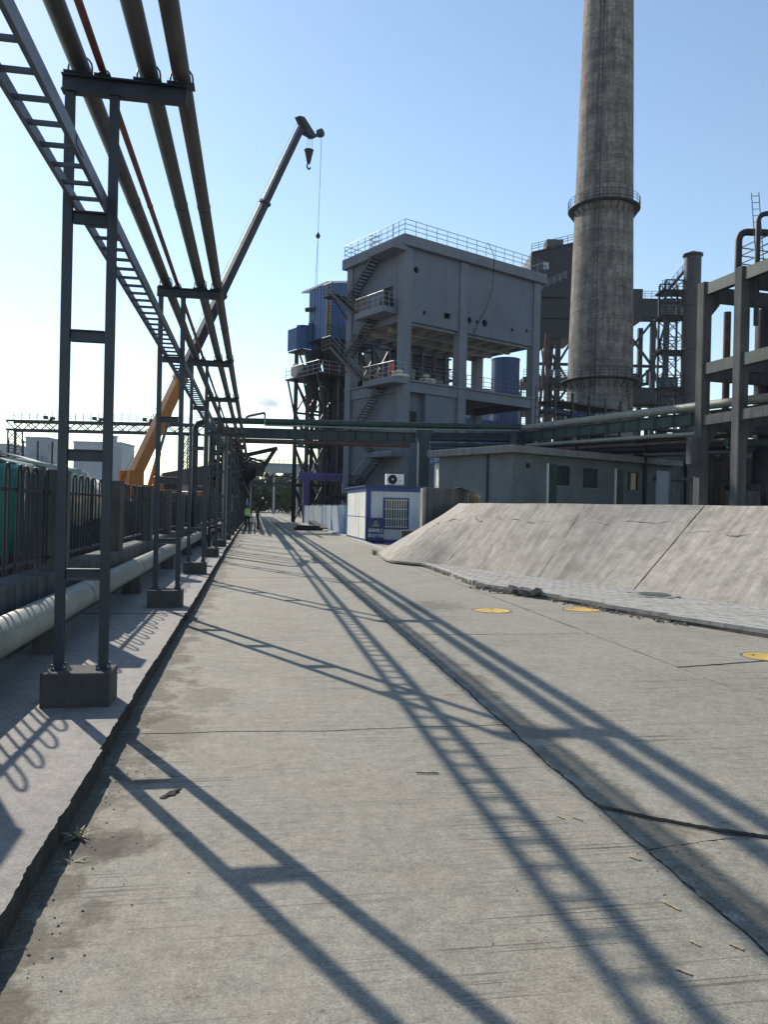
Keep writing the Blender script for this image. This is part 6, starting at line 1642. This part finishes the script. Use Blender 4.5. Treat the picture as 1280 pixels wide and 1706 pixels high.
for i, (x, y) in enumerate(((-2.0, 112), (6.9, 104), (-1.5, 150), (-2.8, 96))):
    t = thing('lamp_post', 'slim grey lamp post by the far road, ' + ['past the pipe rack', 'at the near end of the low wall', 'beside the trees', 'among the rack columns'][i], 'lamp post', (x, y, 0))
    MB().tube((0, 0, 0), (0, 0, 6.6), 0.09, 8, 0.05).build('pole', 'far_pale', t)
    MB().beam((0, 0, 6.55), (0.9, 0, 6.75), 0.12, 0.08).build('arm', 'far_pale', t)

# trees closing the road
def tree(x, y, h, seed, label):
    r_ = random.Random(seed); t = thing('roadside_tree', label, 'tree', (x, y, -0.1), 0, 'trees closing the far road')
    b = MB().path([(0, 0, 0), (r_.uniform(-.1, .1), 0, h * 0.3), (r_.uniform(-.3, .3), 0, h * 0.85)], 0.17, 7, 0.04)
    for k in range(6):
        z = h * (0.3 + 0.09 * k); a = r_.uniform(0, 6.28); l = h * r_.uniform(0.15, 0.28)
        b.path([(0, 0, z), (l * 0.5 * math.cos(a), l * 0.5 * math.sin(a), z + l * 0.35), (l * math.cos(a), l * math.sin(a), z + l * 0.55)], 0.06, 5, 0.015)
    b.build('trunk', 'bark', t)
    c = MB(); cl_ = []
    for k in range(34):
        zc = h * r_.uniform(0.10, 0.98); w = h * 0.27 * (1.05 - abs(zc / h - 0.55) * 1.4); a = r_.uniform(0, 6.28); d = w * math.sqrt(r_.random())
        cl_.append((d * math.cos(a), d * math.sin(a), zc, h * r_.uniform(0.06, 0.11)))
    for (cx0, cy0, cz0, cr0) in cl_:
        for k in range(70):
            v = Vector((r_.gauss(0, 1), r_.gauss(0, 1), r_.gauss(0, 1))).normalized() * cr0 * r_.uniform(0.5, 1.1)
            p = Vector((cx0, cy0, cz0)) + v; s_ = r_.uniform(0.18, 0.38)
            e1 = Vector((r_.gauss(0, 1), r_.gauss(0, 1), r_.gauss(0, 1))).normalized() * s_; e2 = e1.cross(Vector((r_.gauss(0, 1), r_.gauss(0, 1), r_.gauss(0, 1)))).normalized() * s_
            c.add([p - e1, p + e2 * 0.6, p + e1, p - e2 * 0.6], [(0, 1, 2, 3)])
    c.build('crown', 'leaf', t)
rg2 = random.Random(77)
wh = ['slender', 'broad', 'tall', 'bushy', 'thin', 'dense']
k = 0
for i in range(48):
    x = -12 + i * 0.95 + rg2.uniform(-.5, .5); y = 205 + (i % 4) * 9 + rg2.uniform(-3, 3)
    tree(x, y, rg2.uniform(8.5, 11.5), 500 + i, 'dark green tree in the row that closes the far road')

# ================================================================== PEOPLE
def person(name, label, loc, rz, pose, top_m, legs_m, helmet_m, vest=None):
    """One continuous skinned body. Origin on the ground between the feet; faces -Y before turning."""
    t = thing(name, label, 'person', loc, rz)
    J = {'pel': ((0, 0, 0.93), 0.135), 'waist': ((0, 0.01, 1.08), 0.125), 'chest': ((0, 0.015, 1.30), 0.15), 'neckb': ((0, 0.01, 1.46), 0.075), 'neck': ((0, 0.0, 1.52), 0.055),
         'hd': ((0, -0.01, 1.60), 0.085), 'hd2': ((0, -0.01, 1.70), 0.075)}
    for s, n in ((-1, 'l'), (1, 'r')):
        J['sh' + n] = ((0.19 * s, 0.01, 1.42), 0.066)
        J['el' + n] = ((0.25 * s, pose['elbow'][0 if s < 0 else 1][1], pose['elbow'][0 if s < 0 else 1][2]), 0.048)
        hx_, hy_, hz_ = pose['hand'][0 if s < 0 else 1]
        J['ha' + n] = ((hx_ * s, hy_, hz_), 0.035); J['fi' + n] = ((hx_ * s, hy_ - 0.03, hz_ - 0.09), 0.03)
        J['hip' + n] = ((0.095 * s, 0, 0.88), 0.098)
        ky, fy = pose['leg'][0 if s < 0 else 1]
        J['kn' + n] = ((0.105 * s, ky, 0.49), 0.068); J['an' + n] = ((0.11 * s, fy, 0.09), 0.05); J['to' + n] = ((0.12 * s, fy - 0.17, 0.045), 0.042)
    E_ = [('pel', 'waist'), ('waist', 'chest'), ('chest', 'neckb'), ('neckb', 'neck'), ('neck', 'hd'), ('hd', 'hd2')]
    for n in 'lr': E_ += [('chest', 'sh' + n), ('sh' + n, 'el' + n), ('el' + n, 'ha' + n), ('ha' + n, 'fi' + n), ('pel', 'hip' + n), ('hip' + n, 'kn' + n), ('kn' + n, 'an' + n), ('an' + n, 'to' + n)]
    ks = list(J); me = bpy.data.meshes.new('body'); me.from_pydata([J[k][0] for k in ks], [(ks.index(a), ks.index(c)) for a, c in E_], [])
    o = bpy.data.objects.new('body', me); col.objects.link(o); o.parent = t
    sk = o.modifiers.new('skin', 'SKIN'); sk.use_smooth_shade = True
    for i, k in enumerate(ks): me.skin_vertices[0].data[i].radius = (J[k][1], J[k][1]); me.skin_vertices[0].data[i].use_root = (k == 'pel')
    ss = o.modifiers.new('sub', 'SUBSURF'); ss.levels = 2; ss.render_levels = 2
    # one cloth material split by height in the body's own space
    m = bpy.data.materials.new('clothes_' + name); m.use_nodes = True; nt_ = m.node_tree; b_ = nt_.nodes['Principled BSDF']
    tc_ = nt_.nodes.new('ShaderNodeTexCoord'); sx = nt_.nodes.new('ShaderNodeSeparateXYZ'); mr = nt_.nodes.new('ShaderNodeMath'); mr.operation = 'DIVIDE'; mr.inputs[1].default_value = 2.0
    rp_ = nt_.nodes.new('ShaderNodeValToRGB'); rp_.color_ramp.interpolation = 'CONSTANT'
    els = rp_.color_ramp.elements; els[0].position = 0; els[0].color = (0.02, 0.02, 0.02, 1); els[1].position = 0.05; els[1].color = (*legs_m, 1)
    e = els.new(0.485); e.color = (*top_m, 1); e = els.new(0.75); e.color = (0.38, 0.23, 0.16, 1)
    nt_.links.new(tc_.outputs['Object'], sx.inputs[0]); nt_.links.new(sx.outputs['Z'], mr.inputs[0]); nt_.links.new(mr.outputs[0], rp_.inputs['Fac']); nt_.links.new(rp_.outputs[0], b_.inputs['Base Color'])
    b_.inputs['Roughness'].default_value = 0.85
    me.materials.append(m)
    # helmet, with brim, and hair
    MB().lathe([(0.165, 1.695), (0.16, 1.71), (0.125, 1.715), (0.12, 1.76), (0.09, 1.81), (0.03, 1.835)], 0, -0.01, 18).build('helmet', helmet_m, t, smooth=True)
    MB().lathe([(0.093, 1.55), (0.102, 1.60), (0.10, 1.69)], 0, 0.02, 14).build('hair', 'black', t, smooth=True)
    MB().path([(0, -0.09, 1.63), (0, -0.115, 1.605), (0, -0.10, 1.595)], 0.012, 6).build('nose', 'skin', t)
    for s in (-1, 1): MB().lathe([(0.004, -0.012), (0.011, 0), (0.004, 0.012)], 0, 0, 8).build('eye', 'black', t).location = (0.033 * s, -0.088, 1.64)
    if vest:
        b = MB(); prof = [(1.00, 0.185, 0.15), (1.10, 0.18, 0.15), (1.25, 0.20, 0.165), (1.36, 0.205, 0.16), (1.45, 0.15, 0.11)]
        n = 20; vs = []; fs = []
        for z, rx, ry in prof: vs += [(rx * math.cos(2 * math.pi * k / n), 0.012 + ry * math.sin(2 * math.pi * k / n), z) for k in range(n)]
        for i in range(len(prof) - 1):
            for k in range(n): fs.append((i * n + k, i * n + (k + 1) % n, (i + 1) * n + (k + 1) % n, (i + 1) * n + k))
        v_ = b.add(vs, fs).build('vest', vest, t, smooth=True)
        MB().lathe([(0.206, 1.14), (0.209, 1.19)], 0, 0.012, 20, cap=False).build('reflective_band', 'sign_white', v_).scale = (1, 0.83, 1)
    return t
person('person', 'worker in yellow green vest and blue helmet standing by the kerb under the bridge', (-0.47, 50.6, 0.0), R(12), {'elbow': [(0, 0.03, 1.14), (0, 0.02, 1.14)], 'hand': [(0.24, -0.05, 0.90), (0.25, -0.06, 0.90)], 'leg': [(-0.02, 0.03), (-0.02, 0.0)]}, (0.03, 0.035, 0.06), (0.02, 0.024, 0.04), 'helmet_blue', 'hivis')
person('person', 'worker in dark clothes and dark helmet standing in the road turned sideways', (0.18, 53.6, 0.0), R(100), {'elbow': [(0, 0.04, 1.15), (0, 0.0, 1.15)], 'hand': [(0.2, -0.16, 1.02), (0.22, -0.10, 0.92)], 'leg': [(-0.03, 0.05), (-0.06, -0.08)]}, (0.08, 0.055, 0.04), (0.03, 0.025, 0.022), 'black')

# ================================================================== AIR
hz = MB().box(-320, 320, -30, 420, -1.2, 112)
hm = bpy.data.materials.new('haze'); hm.use_nodes = True
hn = hm.node_tree; hn.nodes.clear()
ho = hn.nodes.new('ShaderNodeOutputMaterial'); hv = hn.nodes.new('ShaderNodeVolumePrincipled')
hv.inputs['Color'].default_value = (0.80, 0.89, 1.0, 1); hv.inputs['Density'].default_value = 0.00013; hv.inputs['Anisotropy'].default_value = 0.2
hn.links.new(hv.outputs[0], ho.inputs['Volume'])
o = hz.build('haze', hm, None, kind='stuff')
tag(o, 'thin pale haze filling the air over the works', 'haze')
